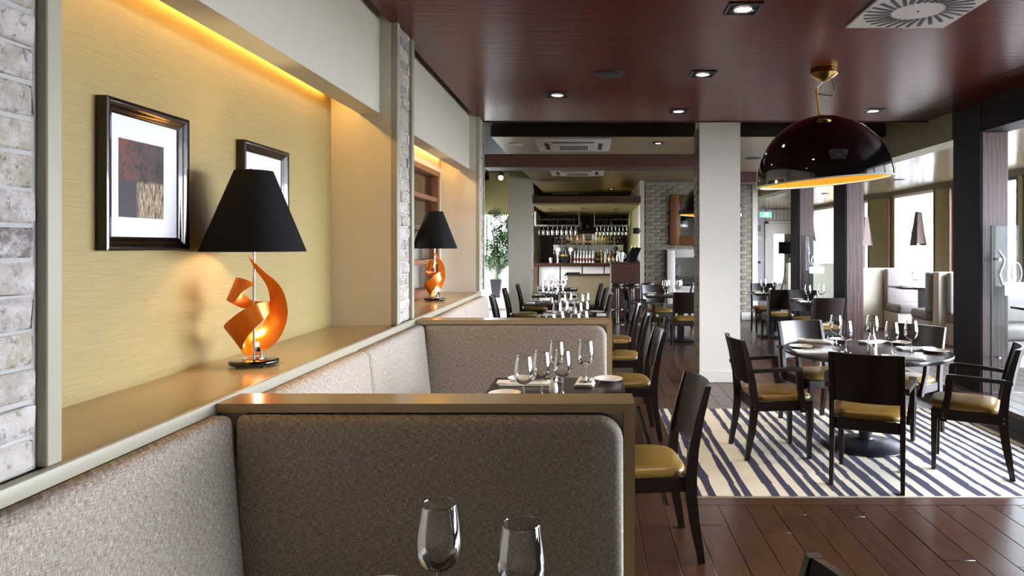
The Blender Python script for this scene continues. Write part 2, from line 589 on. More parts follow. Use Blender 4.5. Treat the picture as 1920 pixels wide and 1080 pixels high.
# left wall: niche back, piers, fascias, ledge
wall('wall_left', -1.72, -2.3, LED_Z, -1.56, 7.06, ROOF, mat='grasscloth') if False else None
wl = structure(mb().box(-1.72, -2.3, 0, -1.56, 4.2, ROOF).build('wall_left', M['grasscloth']))
lw = mb()
lw.box(LX - .12, 7.4, 0, LX, 18.6, .30); lw.box(LX - .12, 7.4, 2.5, LX, 18.6, ROOF)
ee = [7.4] + [v for ab in OPEN_ADDED for v in ab] + [18.6]
for i in range(0, len(ee), 2): lw.box(LX - .12, ee[i], .30, LX, ee[i + 1], 2.5)
structure(lw.build('wall_left_corridor', M['olive']))

# niche piers: greige box with brick facing between two trim strips
def pier(name, y0, y1, zt, trim0, trim1, mat, per_row, single=True, cap=None):
    p = structure(mb().box(-1.56, y0, LED_Z, -1.20, y1, zt).build(name, M['paint']))
    mb().box(-1.20, y0 + trim0, LED_Z + .002, -1.186, y1 - trim1, zt).build('mortar_bed', M['mortar'], p)
    if trim0: mb().bbox(-1.20, y0, LED_Z + .004, -1.163, y0 + trim0, zt, .003, 1).build('edge_trim', M['trim'], p)
    if trim1: mb().bbox(-1.20, y1 - trim1, LED_Z + .004, -1.163, y1, zt, .003, 1).build('edge_trim', M['trim'], p)
    a, b = y0 + trim0 + .004, y1 - trim1 - .012
    z = LED_Z + .006; row = 0
    L = .215
    acc = mb()
    while z < zt - .02:
        ys = [a]
        yy = a + (L if row % 2 else L * .5)
        while yy < b - .04:
            ys.append(yy); yy += L + .01
        ys.append(b)
        for i in range(len(ys) - 1):
            s, e = ys[i], ys[i + 1] - (.01 if i < len(ys) - 2 else 0)
            bm = bmesh.new(); bmesh.ops.create_cube(bm, size=1)
            d = random.uniform(.008, .017)
            for v in bm.verts:
                v.co = Vector((-1.19 + (v.co.x + .5) * d, s + (v.co.y + .5) * (e - s), z + (v.co.z + .5) * .064))
            bmesh.ops.bevel(bm, geom=list(bm.edges), offset=.006, segments=1, affect='EDGES')
            for v in bm.verts:
                v.co += Vector((random.uniform(-.0015, .0015), random.uniform(-.004, .004), random.uniform(-.004, .004)))
            if single: mb().bm(bm).build('brick', M[mat], p, angle=60)
            else: acc.bm(bm)
        z += .0745; row += 1
    if not single:
        o = acc.build('brick_facing', M[mat], p); o['kind'] = 'stuff'
    return p

pier('pier_near', .62, 1.50, ROOF, .0, .043, 'brick', 2)
pier('pier_middle', 4.08, 4.47, 2.95, .055, .055, 'brick', 1)
pier('pier_corridor', 7.06, 7.40, ROOF, .02, .02, 'brick', 1, single=False)
wall('pier_middle_head', -1.56, 4.08, 2.95, -1.22, 4.47, ROOF)

# fascia with soffit board above each niche; cove open at the back
for nm, a, b in (('fascia_near', 1.50, 4.08), ('fascia_far', 4.47, 7.06)):
    f = structure(mb().box(-1.305, a, 2.315, -1.269, b, ROOF).build(nm, M['paint']))
    mb().box(-1.396, a, 2.315, -1.305, b, 2.335).build('soffit_board', M['paint'], f)
    mb().box(-1.56, a, 2.62, -1.305, b, 2.64).build('cove_lid', M['white_paint'], f)
    s = empty('cove_light', (0, 0, 0))
    tag(s, 'amber light strip hidden in the cove above the ' + ('two framed pictures' if a < 3 else 'timber framed hatch window'), 'light strip')
    mb().box(-1.552, a + .12, 2.425, -1.536, b - .12, 2.44).build('strip', M['led'], s)
    mb().box(-1.559, a + .12, 2.418, -1.552, b - .12, 2.447).build('channel', M['vent_white'], s)

# second niche back wall, with the hatch opening
H0, H1, HZ0, HZ1 = 4.75, 6.93, 1.085, 2.27
w2 = mb()
w2.box(-1.72, 4.2, 0, -1.56, 7.06, HZ0); w2.box(-1.72, 4.2, HZ1, -1.56, 7.06, ROOF)
w2.box(-1.72, 4.2, HZ0, -1.56, H0, HZ1); w2.box(-1.72, H1, HZ0, -1.56, 7.06, HZ1)
structure(w2.build('wall_left_hatch', M['paint']))
wall('wall_left_return', -3.6, 7.06, 0, -1.56, 7.4, ROOF)
wh = empty('window_1', (-1.56, H0, 0)); structure(wh)
fr = lambda n, *a: mb().bbox(*a, .004, 1).build(n, M['hatch_wood'], wh)
HL = H1 - H0
fr('frame_rail', -.08, 0, HZ1 - .055, .02, HL, HZ1)
fr('frame_rail', -.08, 0, HZ0 - .04, .02, HL, HZ0 + .03)
fr('frame_stile', -.08, 0, HZ0 + .03, .016, .06, HZ1 - .055)
fr('frame_stile', -.08, HL - .07, HZ0 + .03, .016, HL, HZ1 - .055)
fr('glazing_bar', -.06, HL * .5 - .03, HZ0 + .03, .008, HL * .5 + .03, HZ1 - .055)
for zz in (1.96, 1.665, 1.35): fr('glazing_bar', -.06, .06, zz, .008, HL - .07, zz + .045)
for (a, b) in ((.06, HL * .5 - .03), (HL * .5 + .03, HL - .07)):
    for (c, d) in ((HZ0 + .03, 1.35), (1.395, 1.665), (1.71, 1.96), (2.005, HZ1 - .055)):
        mb().box(-.055, a, c, -.049, b, d).build('pane', M['pane'], wh)
# service room seen through the hatch
sr = mb(); sr.box(-3.3, 4.0, 0, -3.2, 7.05, 3.0); sr.box(-3.3, 3.9, 0, -1.72, 4.0, 3.0)
sr.box(-3.3, 3.9, 2.9, -1.72, 7.05, 3.0)
structure(sr.build('wall_service_room', M['olive']))
cb = empty('service_cupboard', (-2.95, 6.60, 0)); tag(cb, 'white cupboard seen through the hatch behind the second lamp', 'cupboard')
mb().box(0, .02, .0, 1.2, .43, 1.50).build('carcass', M['white_lam'], cb)
for i in range(3): mb().bbox(.01 + i * .4, 0, .1, .39 + i * .4, .02, 1.48, .004, 1).build('door', M['white_lam'], cb)
wc = empty('wall_cabinet', (-2.95, 6.70, 1.66)); tag(wc, 'dark glazed wall cabinet with thin pale bars, seen through the middle of the hatch window', 'cabinet')
mb().box(0, .02, 0, 1.2, .33, .62).build('carcass', M['matt_dark'], wc)
for i in range(7): mb().box(.02 + i * .19, .008, .02, .032 + i * .19, .02, .60).build('glazing_bar', M['white_paint'], wc)
mb().box(.02, .004, .30, 1.18, .008, .312).build('cross_bar', M['white_paint'], wc)
li = empty('strip_light', (-2.6, 5.2, 2.3)); tag(li, 'white batten light seen through the top of the hatch window', 'light')
mb().box(0, 0, 0, .06, 1.4, .04).build('tube', glow('white_batten', (1, .98, .92), 18), li)
kl = bpy.data.lights.new('hatch_fill', 'POINT'); kl.energy = 60; kl.shadow_soft_size = .15; kl.color = (1, .97, .92)  # added point fill that brightens the cupboard behind the hatch
ko = bpy.data.objects.new('hatch_fill', kl); COL.objects.link(ko); ko.parent = li; ko.location = (.03, .7, -.12)
mb().box(-.01, -.02, .04, .07, 1.42, .06).build('housing', M['vent_white'], li)
for k in (.2, 1.2): mb().tube([(.03, k, .06), (.03, k, .6)], .006, 6).build('hanger', M['vent_white'], li)

# ledge along the left wall
lg = structure(mb().box(-1.56, -2.2, 1.02, -1.165, 7.06, LED_Z).build('ledge', M['satin']))
mb().bbox(-1.17, -2.2, 1.0, -1.14, 7.06, 1.052, .007, 2).build('ledge_trim', M['trim'], lg)
mb().box(-1.56, -2.2, 0, -1.19, 7.06, 1.02).build('ledge_carcass', M['paint'], lg)

# ---- ceilings
c1 = structure(mb().box(-1.21, -2.3, 2.86, 3.2, 7.34, 2.90).build('ceiling', M['lacquer']))
mb().box(3.206, -2.3, 2.86, 3.62, 7.34, 2.90).build('ceiling_panel', M['lacquer'], c1)
mb().box(-1.21, 7.335, 2.852, 3.62, 7.35, 2.905).build('edge_trim', M['black_void'], c1)
c2 = structure(mb().box(-1.22, 8.39, 2.86, 3.6, 18.6, 2.89).build('ceiling_middle', M['lacquer2']))
mb().box(-1.22, 8.37, 2.86, 3.6, 8.39, 3.2).build('fascia_board', M['dark_wood'], c2)
mb().box(-1.24, 8.37, 2.86, -1.22, 18.6, 3.0).build('fascia_board', M['dark_wood'], c2)
c3 = structure(mb().box(3.86, -2.3, 2.58, WX + .1, 20.6, 2.62).build('ceiling_right', M['lacquer3']))
# bulkhead over the posts
bk = structure(mb().box(3.605, 6.83, 2.58, 3.86, 20.6, 3.4).build('bulkhead', M['olive_dark']))
mb().box(3.605, -2.3, 2.58, 3.86, 6.83, 3.4).build('bulkhead_cladding', M['matt_dark'], bk)

# beams across the room
structure(mb().bbox(-1.19, 7.43, 2.379, 1.165, 7.78, 2.523, .004, 1).build('beam_front', M['beam_wood']))
structure(mb().bbox(1.67, 9.2, 2.38, 3.6, 9.5, 2.52, .004, 1).build('beam_side', M['beam_wood']))
structure(mb().bbox(-1.21, 13.95, 2.40, 1.0, 14.2, 2.545, .004, 1).build('beam_bar', M['beam_wood']))

# ---- pillars
pl = structure(mb().box(1.20, 7.615, 0, 1.654, 7.93, 3.3).build('pillar_white', M['white_paint']))
mb().bbox(1.192, 7.602, 0, 1.662, 7.615, .13, .004, 1).build('skirting', M['white_paint'], pl)
mb().box(1.192, 7.63, .01, 1.20, 7.915, 2.86).build('mortar_bed', M['mortar'], pl)
z = .01; rr = 0
while z < 2.84:
    ys = [7.64, 7.905] if rr % 2 else [7.64, 7.75, 7.905]
    for i in range(len(ys) - 1):
        mb().bbox(1.178, ys[i] + .005, z, 1.194, ys[i + 1] - .005, z + .064, .004, 1).build('brick', M['brick_grey'], pl)
    z += .0745; rr += 1
p2 = structure(mb().box(-1.69, 13.8, 0, -1.23, 14.3, ROOF).build('pillar_bar_left', M['paint']))
a2 = mb(); z = .02
while z < 2.9:
    a2.bbox(-1.232, 13.83, z, -1.218, 14.02, z + .064, .004, 1); a2.bbox(-1.232, 14.04, z, -1.218, 14.27, z + .064, .004, 1); z += .0745
o = a2.build('brick_facing', M['brick'], p2); o['kind'] = 'stuff'

# chimney breast with fireplace
ch = structure(mb().box(1.10, 14.02, 0, 3.30, 14.6, 2.86).build('wall_chimney', M['mortar_dark']))
mb().box(.985, 14.0, 0, 1.075, 14.6, 2.86).build('edge_trim', M['paint'], ch)
mb().box(3.29, 14.0, .16, 3.40, 14.6, 2.86).build('edge_trim', M['white_paint'], ch)
mb().bbox(3.06, 13.97, 0, 3.41, 14.02, .16, .004, 1).build('skirting', M['white_paint'], ch)
z = .01; r_ = 0
brk = [mb().bbox(-.105, -.006, -.0315, .105, .03, .0315, .005, 1).build('brick', M['brick_grey'], ch) for _ in range(1)][0]
first = True
while z < 2.82:
    x = 1.08 + (.0 if r_ % 2 else .11)
    if not (r_ % 2):
        pass
    while x < 3.28:
        w = .21
        if x + w > 3.285: w = 3.285 - x
        if (x < 1.75 or x > 2.95) and w > .18:
            cc = brk if first else copy_part(brk, (0, 0, 0))
            first = False
            cc.location = (x + .105, 14.02 - random.uniform(.004, .02), z + .0315)
        x += .22
    z += .0745; r_ += 1

# ---- timber posts on the platform edge
for i, (y, nm) in enumerate(((6.33, 'post_near'), (9.70, 'post_middle'), (11.90, 'post_far'))):
    p = structure(mb().bbox(3.62, y, .16, 3.86, y + .48, 2.58, .004, 1).build(nm, M['post_wood']))
    mb().box(3.602, y + .004, .12, 3.62, y + .476, 2.86 if y < 7 else 2.58).build('shaded_side', M['matt_dark'], p)  # darker skin carries the shade on each post's room-facing side

# ---- window wall
ws = mb()
zs0, zs1 = .30, 2.50
ws.box(WX, -2.3, 0, WX + .12, 20.6, zs0); ws.box(WX, -2.3, zs1, WX + .12, 20.6, ROOF)
edges = [-2.3] + [v for ab in OPEN for v in ab] + [20.6]
for i in range(0, len(edges), 2): ws.box(WX, edges[i], zs0, WX + .12, edges[i + 1], zs1)
wr = structure(ws.build('wall_right', M['olive']))
mb().box(WX - .03, -2.3, 2.50, WX, 20.6, 2.58).build('header_board', M['olive_dark'], wr)
for (a, b) in ((11.2, 11.66), (13.5, 14.44)):
    mb().bbox(WX - .045, a, .2, WX - .001, b, 2.49, .004, 1).build('olive_panel', M['olive'], wr)
    for s in (a - .04, b + .002): mb().box(WX - .055, s, .2, WX - .001, s + .038, 2.495).build('panel_stile', M['hatch_wood'], wr)
for n, (a, b) in enumerate(OPEN):
    w = empty('window_%d' % (n + 2), (WX, a, 0)); structure(w)
    L = b - a
    for nm, bx in (('frame_rail', (.0, 0, zs1 - .05, .08, L, zs1)), ('frame_rail', (.0, 0, zs0, .08, L, zs0 + .05)),
                   ('frame_stile', (.0, 0, zs0 + .05, .08, .045, zs1 - .05)), ('frame_stile', (.0, L - .045, zs0 + .05, .08, L, zs1 - .05))):
        mb().bbox(*bx, .004, 1).build(nm, M['black'] if b < 11.3 else M['vent_white'], w)
    ms = {3: [], 5: [.52, .92]}.get(n, [L / 2] if L > 1.4 else [])
    cuts = [.045] + ms + [L - .045]
    for m_ in ms: mb().box(.015, m_ - .014, zs0 + .05, .065, m_ + .014, zs1 - .05).build('mullion', M['black'] if n < 5 else M['vent_white'], w)
    for i in range(len(cuts) - 1):
        mb().box(.037, cuts[i] + (.014 if i else 0), zs0 + .05, .043, cuts[i + 1] - (.014 if i < len(cuts) - 2 else 0), zs1 - .05).build('pane', M['pane'], w)

for n, (a, b) in enumerate(OPEN_ADDED):
    w = empty('window_%d' % (n + 11), (LX - .08, a, 0)); structure(w)  # added window out of view, lets in light for the bar end
    L = b - a
    for nm, bx in (('frame_rail', (.0, 0, 2.45, .08, L, 2.5)), ('frame_rail', (.0, 0, .30, .08, L, .35)), ('frame_stile', (.0, 0, .35, .08, .045, 2.45)), ('frame_stile', (.0, L - .045, .35, .08, L, 2.45)), ('mullion', (.02, L / 2 - .02, .35, .06, L / 2 + .02, 2.45))):
        mb().bbox(*bx, .004, 1).build(nm, M['black'], w)
    for (c, d) in ((.045, L / 2 - .02), (L / 2 + .02, L - .045)): mb().box(.037, c, .35, .043, d, 2.45).build('pane', M['pane'], w)

# ---- outside
structure(mb().box(WX + .3, -14, -.2, 60, 60, -.05).build('ground_terrace', M['paving']))
structure(mb().box(-40, -14, -.2, -3.8, 60, -.05).build('ground_garden', M['paving']))
t_ = empty('leaning_pylon', (7.6, 16.6, -.05)); tag(t_, 'pale leaning concrete pylon outside the window beyond the booths', 'pylon')
mb().loft([[(-.28, -.2, 0), (.28, -.2, 0), (.28, .2, 0), (-.28, .2, 0)], [(-.02, -.12, 4.2), (.3, -.12, 4.2), (.3, .12, 4.2), (-.02, .12, 4.2)]]).build('shaft', M['concrete'], t_)
mb().box(-.4, -.35, -.05, .4, .35, .04).build('plinth', M['concrete'], t_)
pa = empty('parasol', (9.0, 13.6, -.05)); tag(pa, 'grey white canvas parasol on the terrace outside the right windows', 'parasol')
mb().tube([(0, 0, 0), (0, 0, 2.75)], .028, 10).build('pole', M['vent_white'], pa)
mb().add([(-1.5, -1.5, 2.25), (1.5, -1.5, 2.25), (1.5, 1.5, 2.25), (-1.5, 1.5, 2.25), (0, 0, 2.8), (-1.5, -1.5, 2.1), (1.5, -1.5, 2.1), (1.5, 1.5, 2.1), (-1.5, 1.5, 2.1), (0, 0, 2.77)],
         [(0, 1, 4), (1, 2, 4), (2, 3, 4), (3, 0, 4), (5, 6, 9), (6, 7, 9), (7, 8, 9), (8, 5, 9), (0, 1, 6, 5), (1, 2, 7, 6), (2, 3, 8, 7), (3, 0, 5, 8)]).build('canopy', M['canvas'], pa)
for k in range(4):
    a = PI / 4 + k * PI / 2
    mb().tube([(0, 0, 2.72), (2.05 * math.cos(a), 2.05 * math.sin(a), 2.12)], .014, 6).build('rib', M['black'], pa)
mb().lathe([(0, 0), (.34, 0), (.34, .07), (.05, .1), (.05, .3), (0, .3)], 20).build('base', M['concrete'], pa)
def tree(name, loc, hgt, cr, label, trunk_r=.12, n=260):
    t0 = empty(name, loc); tag(t0, label, 'tree')
    mb().tube([(0, 0, 0), (.05, .03, hgt * .5), (0, .05, hgt)], [trunk_r, trunk_r * .9, trunk_r * .6], 10).build('trunk', M['bark'], t0)
    lv = mb()
    for _ in range(n):
        d = Vector((random.gauss(0, 1), random.gauss(0, 1), random.gauss(0, .8))).normalized() * cr * random.uniform(.3, 1)
        c = Vector((0, 0, hgt)) + d
        a = Vector((random.gauss(0, 1), random.gauss(0, 1), random.gauss(0, 1))).normalized() * random.uniform(.12, .25)
        b = a.cross(Vector((random.gauss(0, 1), random.gauss(0, 1), random.gauss(0, 1)))).normalized() * random.uniform(.06, .12)
        lv.add([c - a, c + b * .8, c + a, c - b * .8], [(0, 1, 2, 3)])
    o = lv.build('foliage', M['leaf_out'], t0, fix=False); o['kind'] = 'stuff'
tree('garden_tree', (14.0, 21.5, -.05), 2.6, 1.5, 'pale green leafy tree outside, behind the etched glass screen of the near post', n=420)
tree('palm_tree', (7.7, 22.3, -.05), 4.2, 1.6, 'tree with a rough speckled trunk outside, between the middle and far posts', .17)

# ================================================================== FURNITURE
# ---- rug with its navy stripes
rug = tag(mb().bbox(.615, 4.135, -.02, 3.305, 6.365, .006, .004, 1).build('rug', M['rug']), 'cream rug with ragged navy stripes set into the floor under the round table', 'rug')
px = [(1303, 1317), (1329, 1344), (1378, 1391), (1397, 1412), (1448, 1464), (1482, 1498), (1516, 1530), (1541, 1556), (1574, 1586), (1595, 1611),
      (1627, 1637), (1652, 1672), (1682, 1699), (1723, 1735), (1755, 1772), (1788, 1805), (1835, 1853), (1869, 1881), (1907, 1921), (1938, 1950),
      (1966, 1978), (1992, 2003), (2018, 2034), (2052, 2062), (2080, 2092), (2108, 2117)]
st = mb()
rs = random.Random(5)
for (a, b) in px:
    x0, x1 = (a - 1110) * .003227, (b - 1110) * .003227
    x0 = max(x0, .622)
    y = 4.138; dx0 = dx1 = 0
    while y < 6.36:
        y1 = min(6.362, y + rs.choice((.08, .14, .2, .3, .36)))
        n0 = rs.uniform(-.006, .006); n1 = rs.uniform(-.006, .006)
        A, B = max(.62, x0 + dx0), max(.64, x1 + dx1); C, D = max(.62, x0 + n0), max(.64, x1 + n1)
        st.add([(A, y, .0066), (B, y, .0066), (D, y1, .0066), (C, y1, .0066)], [(0, 1, 2, 3)])
        dx0, dx1 = n0 + rs.choice((-.008, 0, .007)), n1 + rs.choice((-.007, 0, .008)); y = y1
st.build('stripes', M['rug_navy'], rug, smooth=False, fix=False)

# ---- chairs: local +y is where the sitter looks, origin under the seat
def chair_parts(root, arms):
    W = .205
    # seat pad, domed
    n = 9; rings = []
    def pad(zf, inset, yb=-.20, yf=.225):
        pts = []
        a, b = W + .012 - inset, 0
        cx, cyy = 0, (yb + yf) / 2
        hy = (yf - yb) / 2 - inset
        m = 32
        for k in range(m):
            th = 2 * PI * k / m
            c, s = math.cos(th), math.sin(th)
            ex = 5.0
            r = (abs(c) ** ex + abs(s) ** ex) ** (-1 / ex)
            wx = a * (1 + .04 * (r * s)) 
            pts.append((cx + wx * r * c, cyy + hy * r * s, zf))
        return pts
    seat = mb().loft([pad(.418, .004), pad(.432, -.003), pad(.446, .0), pad(.458, .018), pad(.466, .06), pad(.469, .12)])
    seat.build('seat', M['leather'], root, angle=60)
    fr = mb()
    fr.bbox(-W + .018, .185, .345, W - .018, .21, .416, .004, 1); fr.bbox(-W + .018, -.205, .345, W - .018, -.18, .416, .004, 1)
    fr.bbox(-W - .008, -.195, .345, -W + .018, .205, .417, .004, 1); fr.bbox(W - .018, -.195, .345, W + .008, .205, .417, .004, 1)
    fr.build('seat_frame', M['dark_wood'], root)
    for s in (-1, 1):
        mb().rects([(s * (W - .012), .197, 0, .013, .013), (s * (W - .010), .195, .20, .017, .017), (s * (W - .008), .192, .415, .02, .02)]).build('leg', M['dark_wood'], root)
        mb().rects([(s * (W + .002), -.262, 0, .012, .016), (s * (W + .002), -.248, .08, .013, .019), (s * (W + .002), -.226, .20, .014, .023), (s * (W + .002), -.211, .32, .015, .026),
                    (s * (W + .002), -.208, .42, .015, .028), (s * (W + .002), -.222, .55, .015, .024), (s * (W + .002), -.252, .70, .014, .02), (s * (W + .002), -.292, .848, .013, .015)]).build('leg', M['dark_wood'], root)
    # curved back panel
    rings = []
    m = 14
    for k in range(m + 1):
        u = -1 + 2 * k / m
        x = u * (W - .012); bow = -.036 * (1 - u * u)
        def yb(z): return -.218 - .075 * max(0, (z - .5) / .35) ** 1.25
        rings.append([(x, yb(z) + bow + d, z) for (z, d) in ((.535, .010), (.69, .010), (.848, .009), (.848, -.010), (.69, -.011), (.535, -.010))])
    mb().loft(rings).build('backrest', M['dark_wood'], root)
    if arms:
        for s in (-1, 1):
            X = s * (W + .026)
            a = mb().loft([[(X + s * q - .018, y, z - .013), (X + s * q + .018, y, z - .013), (X + s * q + .018, y, z + .013), (X + s * q - .018, y, z + .013)] for (y, z, q) in
                           ((-.262, .632, -.004), (-.16, .640, .012), (-.06, .646, .028), (.03, .650, .034), (.09, .650, .030), (.118, .646, .024))])
            a.rects([(X + s * .028, .10, .645, .015, .022), (X + s * .02, .108, .52, .014, .021), (X, .135, .37, .013, .023), (X, .137, .34, .013, .02)])
            ao = a.build('arm', M['dark_wood'], root)
            b = mb()
            for z in (.365, .395):
                for y in (.137, -.212):
                    if y > 0: b.tube([(X + s * .012, y, z), (X + s * .0165, y, z)], .0055, 8)
                    else: b.tube([(s * (W + .016), y, z), (s * (W + .0205), y, z)], .0055, 8)
            b.build('bolts', M['chrome'], ao)

proto_arm = empty('armchair'); chair_parts(proto_arm, True)
proto_side = empty('dining_chair'); chair_parts(proto_side, False)
used = {'a': False, 's': False}
def place(kind, x, y, rz, label, group, z=0.0):
    p = proto_arm if kind == 'a' else proto_side
    o = p if not used[kind] else dup(p)
    used[kind] = True
    o.location = (x, y, z); o.rotation_euler = (0, 0, rz)
    tag(o, label, 'chair', group)
    return o
def aim(x, y, tx, ty): return math.atan2(ty - y, tx - x) - PI / 2

RT = (2.07, 5.17)
GR = 'armchairs around the round table'
ZR = .0066
def arm_at(rx, ry, ang, label):
    """rx, ry: middle of the rear feet"""
    f = (-math.sin(ang), math.cos(ang))
    place('a', rx + f[0] * .262, ry + f[1] * .262, ang, label, GR, ZR)
arm_at(1.707, 4.25, R(-26), 'dark armchair with gold seat in front of the round table, its back to the viewer')
arm_at(1.078, 5.03, R(-86), 'dark armchair with gold seat at the round table, closest to the white pillar')
arm_at(2.82, 4.585, R(60), 'dark armchair with shiny seat at the round table, beside the platform step')
arm_at(1.86, 6.07, R(195), 'dark armchair with a pale shining back, behind the round table toward the pillar')
arm_at(2.74, 5.75, R(128), 'dark armchair behind the round table, in front of the near timber post')

GB = 'side chairs along the booths'
place('s', .245, 3.46, PI / 2 + .10, 'dark chair with olive gold seat at the aisle, nearest whole chair', GB)
place('s', .205, 1.265, PI / 2 + .06, 'dark chair at the bottom edge, only a corner of its back showing', GB)
place('s', .26, 5.52, PI / 2 + .07, 'dark aisle chair with olive seat beside the second booth divider', GB)
place('s', .26, 6.80, PI / 2 - .02, 'dark aisle chair with olive seat, second beyond the second booth divider', GB)
place('s', .255, 7.95, PI / 2 + .02, 'dark aisle chair with olive seat, third beyond the second booth divider', GB)
GL = 'chairs at the bar side tables'
for i, (x, y) in enumerate(((-1.09, 9.42), (-1.10, 10.85), (-1.02, 12.0))):
    place('s', x, y, -PI / 2 + .04, ORD[i] + ' dark chair on the ledge side of the far set tables, from the booths', GL)
for i, (x, y) in enumerate(((-.02, 9.72), (-.06, 11.1), (-.12, 12.45))):
    place('s', x, y, PI / 2 - .10, ORD[i] + ' dark chair on the aisle side of the far set tables, from the booths', GL)
GF = 'chairs at the fireplace table'
place('s', 1.40, 10.22, R(0), 'dark chair with gold seat before the fireplace table, back to the viewer', GF)
place('a', .80, 10.75, R(-80), 'dark armchair at the fireplace table, on the bar side', GF)
place('s', 1.12, 11.55, R(195), 'dark chair behind the fireplace table, its pale back catching the light', GF)
place('s', 1.62, 12.35, R(100), 'dark chair deep by the white fireplace surround', GF)
GT = 'chairs between the chimney and the timber posts'
place('s', 3.06, 12.03, R(176), 'dark chair beside the chimney breast skirting, behind a small table', GT)
place('s', 2.95, 10.83, R(3), 'dark chair with gold seat, back turned, left of the middle timber post', GT)
place('s', 3.20, 10.12, R(180), 'dark chair facing out, behind the table in front of the far post', GT)
place('s', 3.09, 9.17, R(3), 'dark chair with gold seat, its back hiding the foot of the middle timber post', GT)

# ---- tables
def rect_table(x, y, w, d, label, group, z=0.0, base=True, iron=False):
    t = empty('dining_table', (x, y, z)); tag(t, label, 'table', group)
    mb().bbox(-w / 2, -d / 2, .712, w / 2, d / 2, .74, .004, 2).build('tabletop', M['top_wood'], t)
    mb().box(-.05, -.05, .04, .05, .05, .70).build('column', M['navy_black'], t)
    mb().box(-.2, -.2, .70, .2, .2, .712).build('top_plate', M['navy_black'], t)
    mb().bbox(-.19, -.19, 0, .19, .19, .045, .012, 2).build('base', M['navy_black'], t)
    return t
GT2 = 'dark two seat tables'
rect_table(-.195, 1.20, .75, .74, 'dark booth table under the two nearest wine glasses', GT2)
rect_table(-.195, 3.70, .75, .72, 'dark booth table between the two dividers, set with five wine glasses', GT2)
rect_table(-.195, 5.62, .74, .70, 'dark table just beyond the second divider, mostly hidden', GT2)
rect_table(-.195, 6.68, .74, .66, 'dark table second beyond the second divider, by the second lamp', GT2)
rect_table(-.195, 7.82, .76, .70, 'dark table at the end of the banquette beside the aisle', GT2)
FAR = [(-.56, 9.45), (-.58, 11.0), (-.62, 12.5)]
for i, (x, y) in enumerate(FAR): rect_table(x, y, .72, .70, ORD[i] + ' dark table of the far row toward the bar, counted from the booths', GT2)
rect_table(1.42, 10.95, 1.15, .72, 'dark table set for dinner by the fireplace', GT2)
rect_table(3.17, 9.70, .56, .56, 'small dark table left of the middle timber post', GT2)
rect_table(2.98, 11.42, .62, .60, 'small dark table near the chimney breast corner', GT2)
rect_table(5.06, 10.45, .84, .56, 'dark table between the two high backed grey booths', GT2, z=.16)
rect_table(4.95, 6.75, 1.2, .7, 'dark table beyond the etched glass screen, only its edge showing', GT2, z=.16)

rt = empty('round_table', (RT[0], RT[1], ZR)); tag(rt, 'round dark dining table with pedestal on the striped rug', 'table')
mb().lathe([(0, .702), (.585, .702), (.598, .708), (.60, .722), (.597, .732), (.588, .7335), (0, .7335)], 72).build('tabletop', M['top_wood'], rt)
mb().lathe([(.052, .05), (.048, .1), (.048, .68), (.052, .69)], 28).build('column', M['navy_black'], rt)
mb().lathe([(0, 0), (.275, 0), (.285, .006), (.283, .013), (.25, .030), (.17, .046), (.09, .055), (.056, .064), (.052, .075), (0, .075)], 56).build('base', M['navy_black'], rt)
mb().lathe([(0, .688), (.2, .688), (.2, .702), (0, .702)], 24).build('top_plate', M['navy_black'], rt)

# ---- booth dividers and banquettes
def divider(y0, y1, label):
    d = empty('booth_divider', (0, y0, 0)); tag(d, label, 'divider')
    D = y1 - y0
    X0, X1 = -1.138, .130
    # cap and right hand post, mitred
    mb().prism([(X0, 1.018), (X1 - .034, 1.018), (X1, 1.045), (X0, 1.045)], 'y', 0, D).build('cap', M['satin'], d)
    mb().prism([(X1 - .034, 0), (X1, 0), (X1, 1.0445), (X1 - .034, 1.0175)], 'y', 0, D).build('end_post', M['satin'], d)
    mb().box(X0, .028, 0, X1 - .035, D - .004, 1.016).build('core', M['paint'], d)
    return d
divider(2.067, 2.212, 'greige framed booth divider nearest the viewer, behind the two close wine glasses')
divider(4.40, 4.552, 'greige framed booth divider beyond the first booth, beside the middle brick pier')

def cushion(x0, x1, z0, z1, t, rad, slope, bevel=.03, m=10):
    """upholstered panel in the local x z plane, facing -y, rounded upper corners; slope leans its foot forward"""
    def outline(ins):
        a0, a1, b1 = x0 + ins, x1 - ins, z1 - ins
        r = max(.004, rad - ins)
        pts = [(a0, z0 + ins), (a1, z0 + ins)]
        for k in range(m + 1):
            th = PI / 2 * k / m
            pts.append((a1 - r + r * math.cos(th), b1 - r + r * math.sin(th)))
        for k in range(m + 1):
            th = PI / 2 + PI / 2 * k / m
            r2 = min(r, .02)
            pts.append((a0 + r2 + r2 * math.cos(th), b1 - r2 + r2 * math.sin(th)))
        return pts
    def ring(ins, y): return [(u, y - slope * (z1 - v), v) for (u, v) in outline(ins)]
    rings = [ring(.006, 0), ring(0, -.006)]
    for k in range(5):
        th = PI / 2 * k / 4
        rings.append(ring(bevel * (1 - math.cos(th)), -(t - bevel) - bevel * math.sin(th)))
    rings.append(ring(bevel + .06, -t - .006))
    rings.append(ring(bevel + .16, -t - .010))
    return mb().loft(rings)

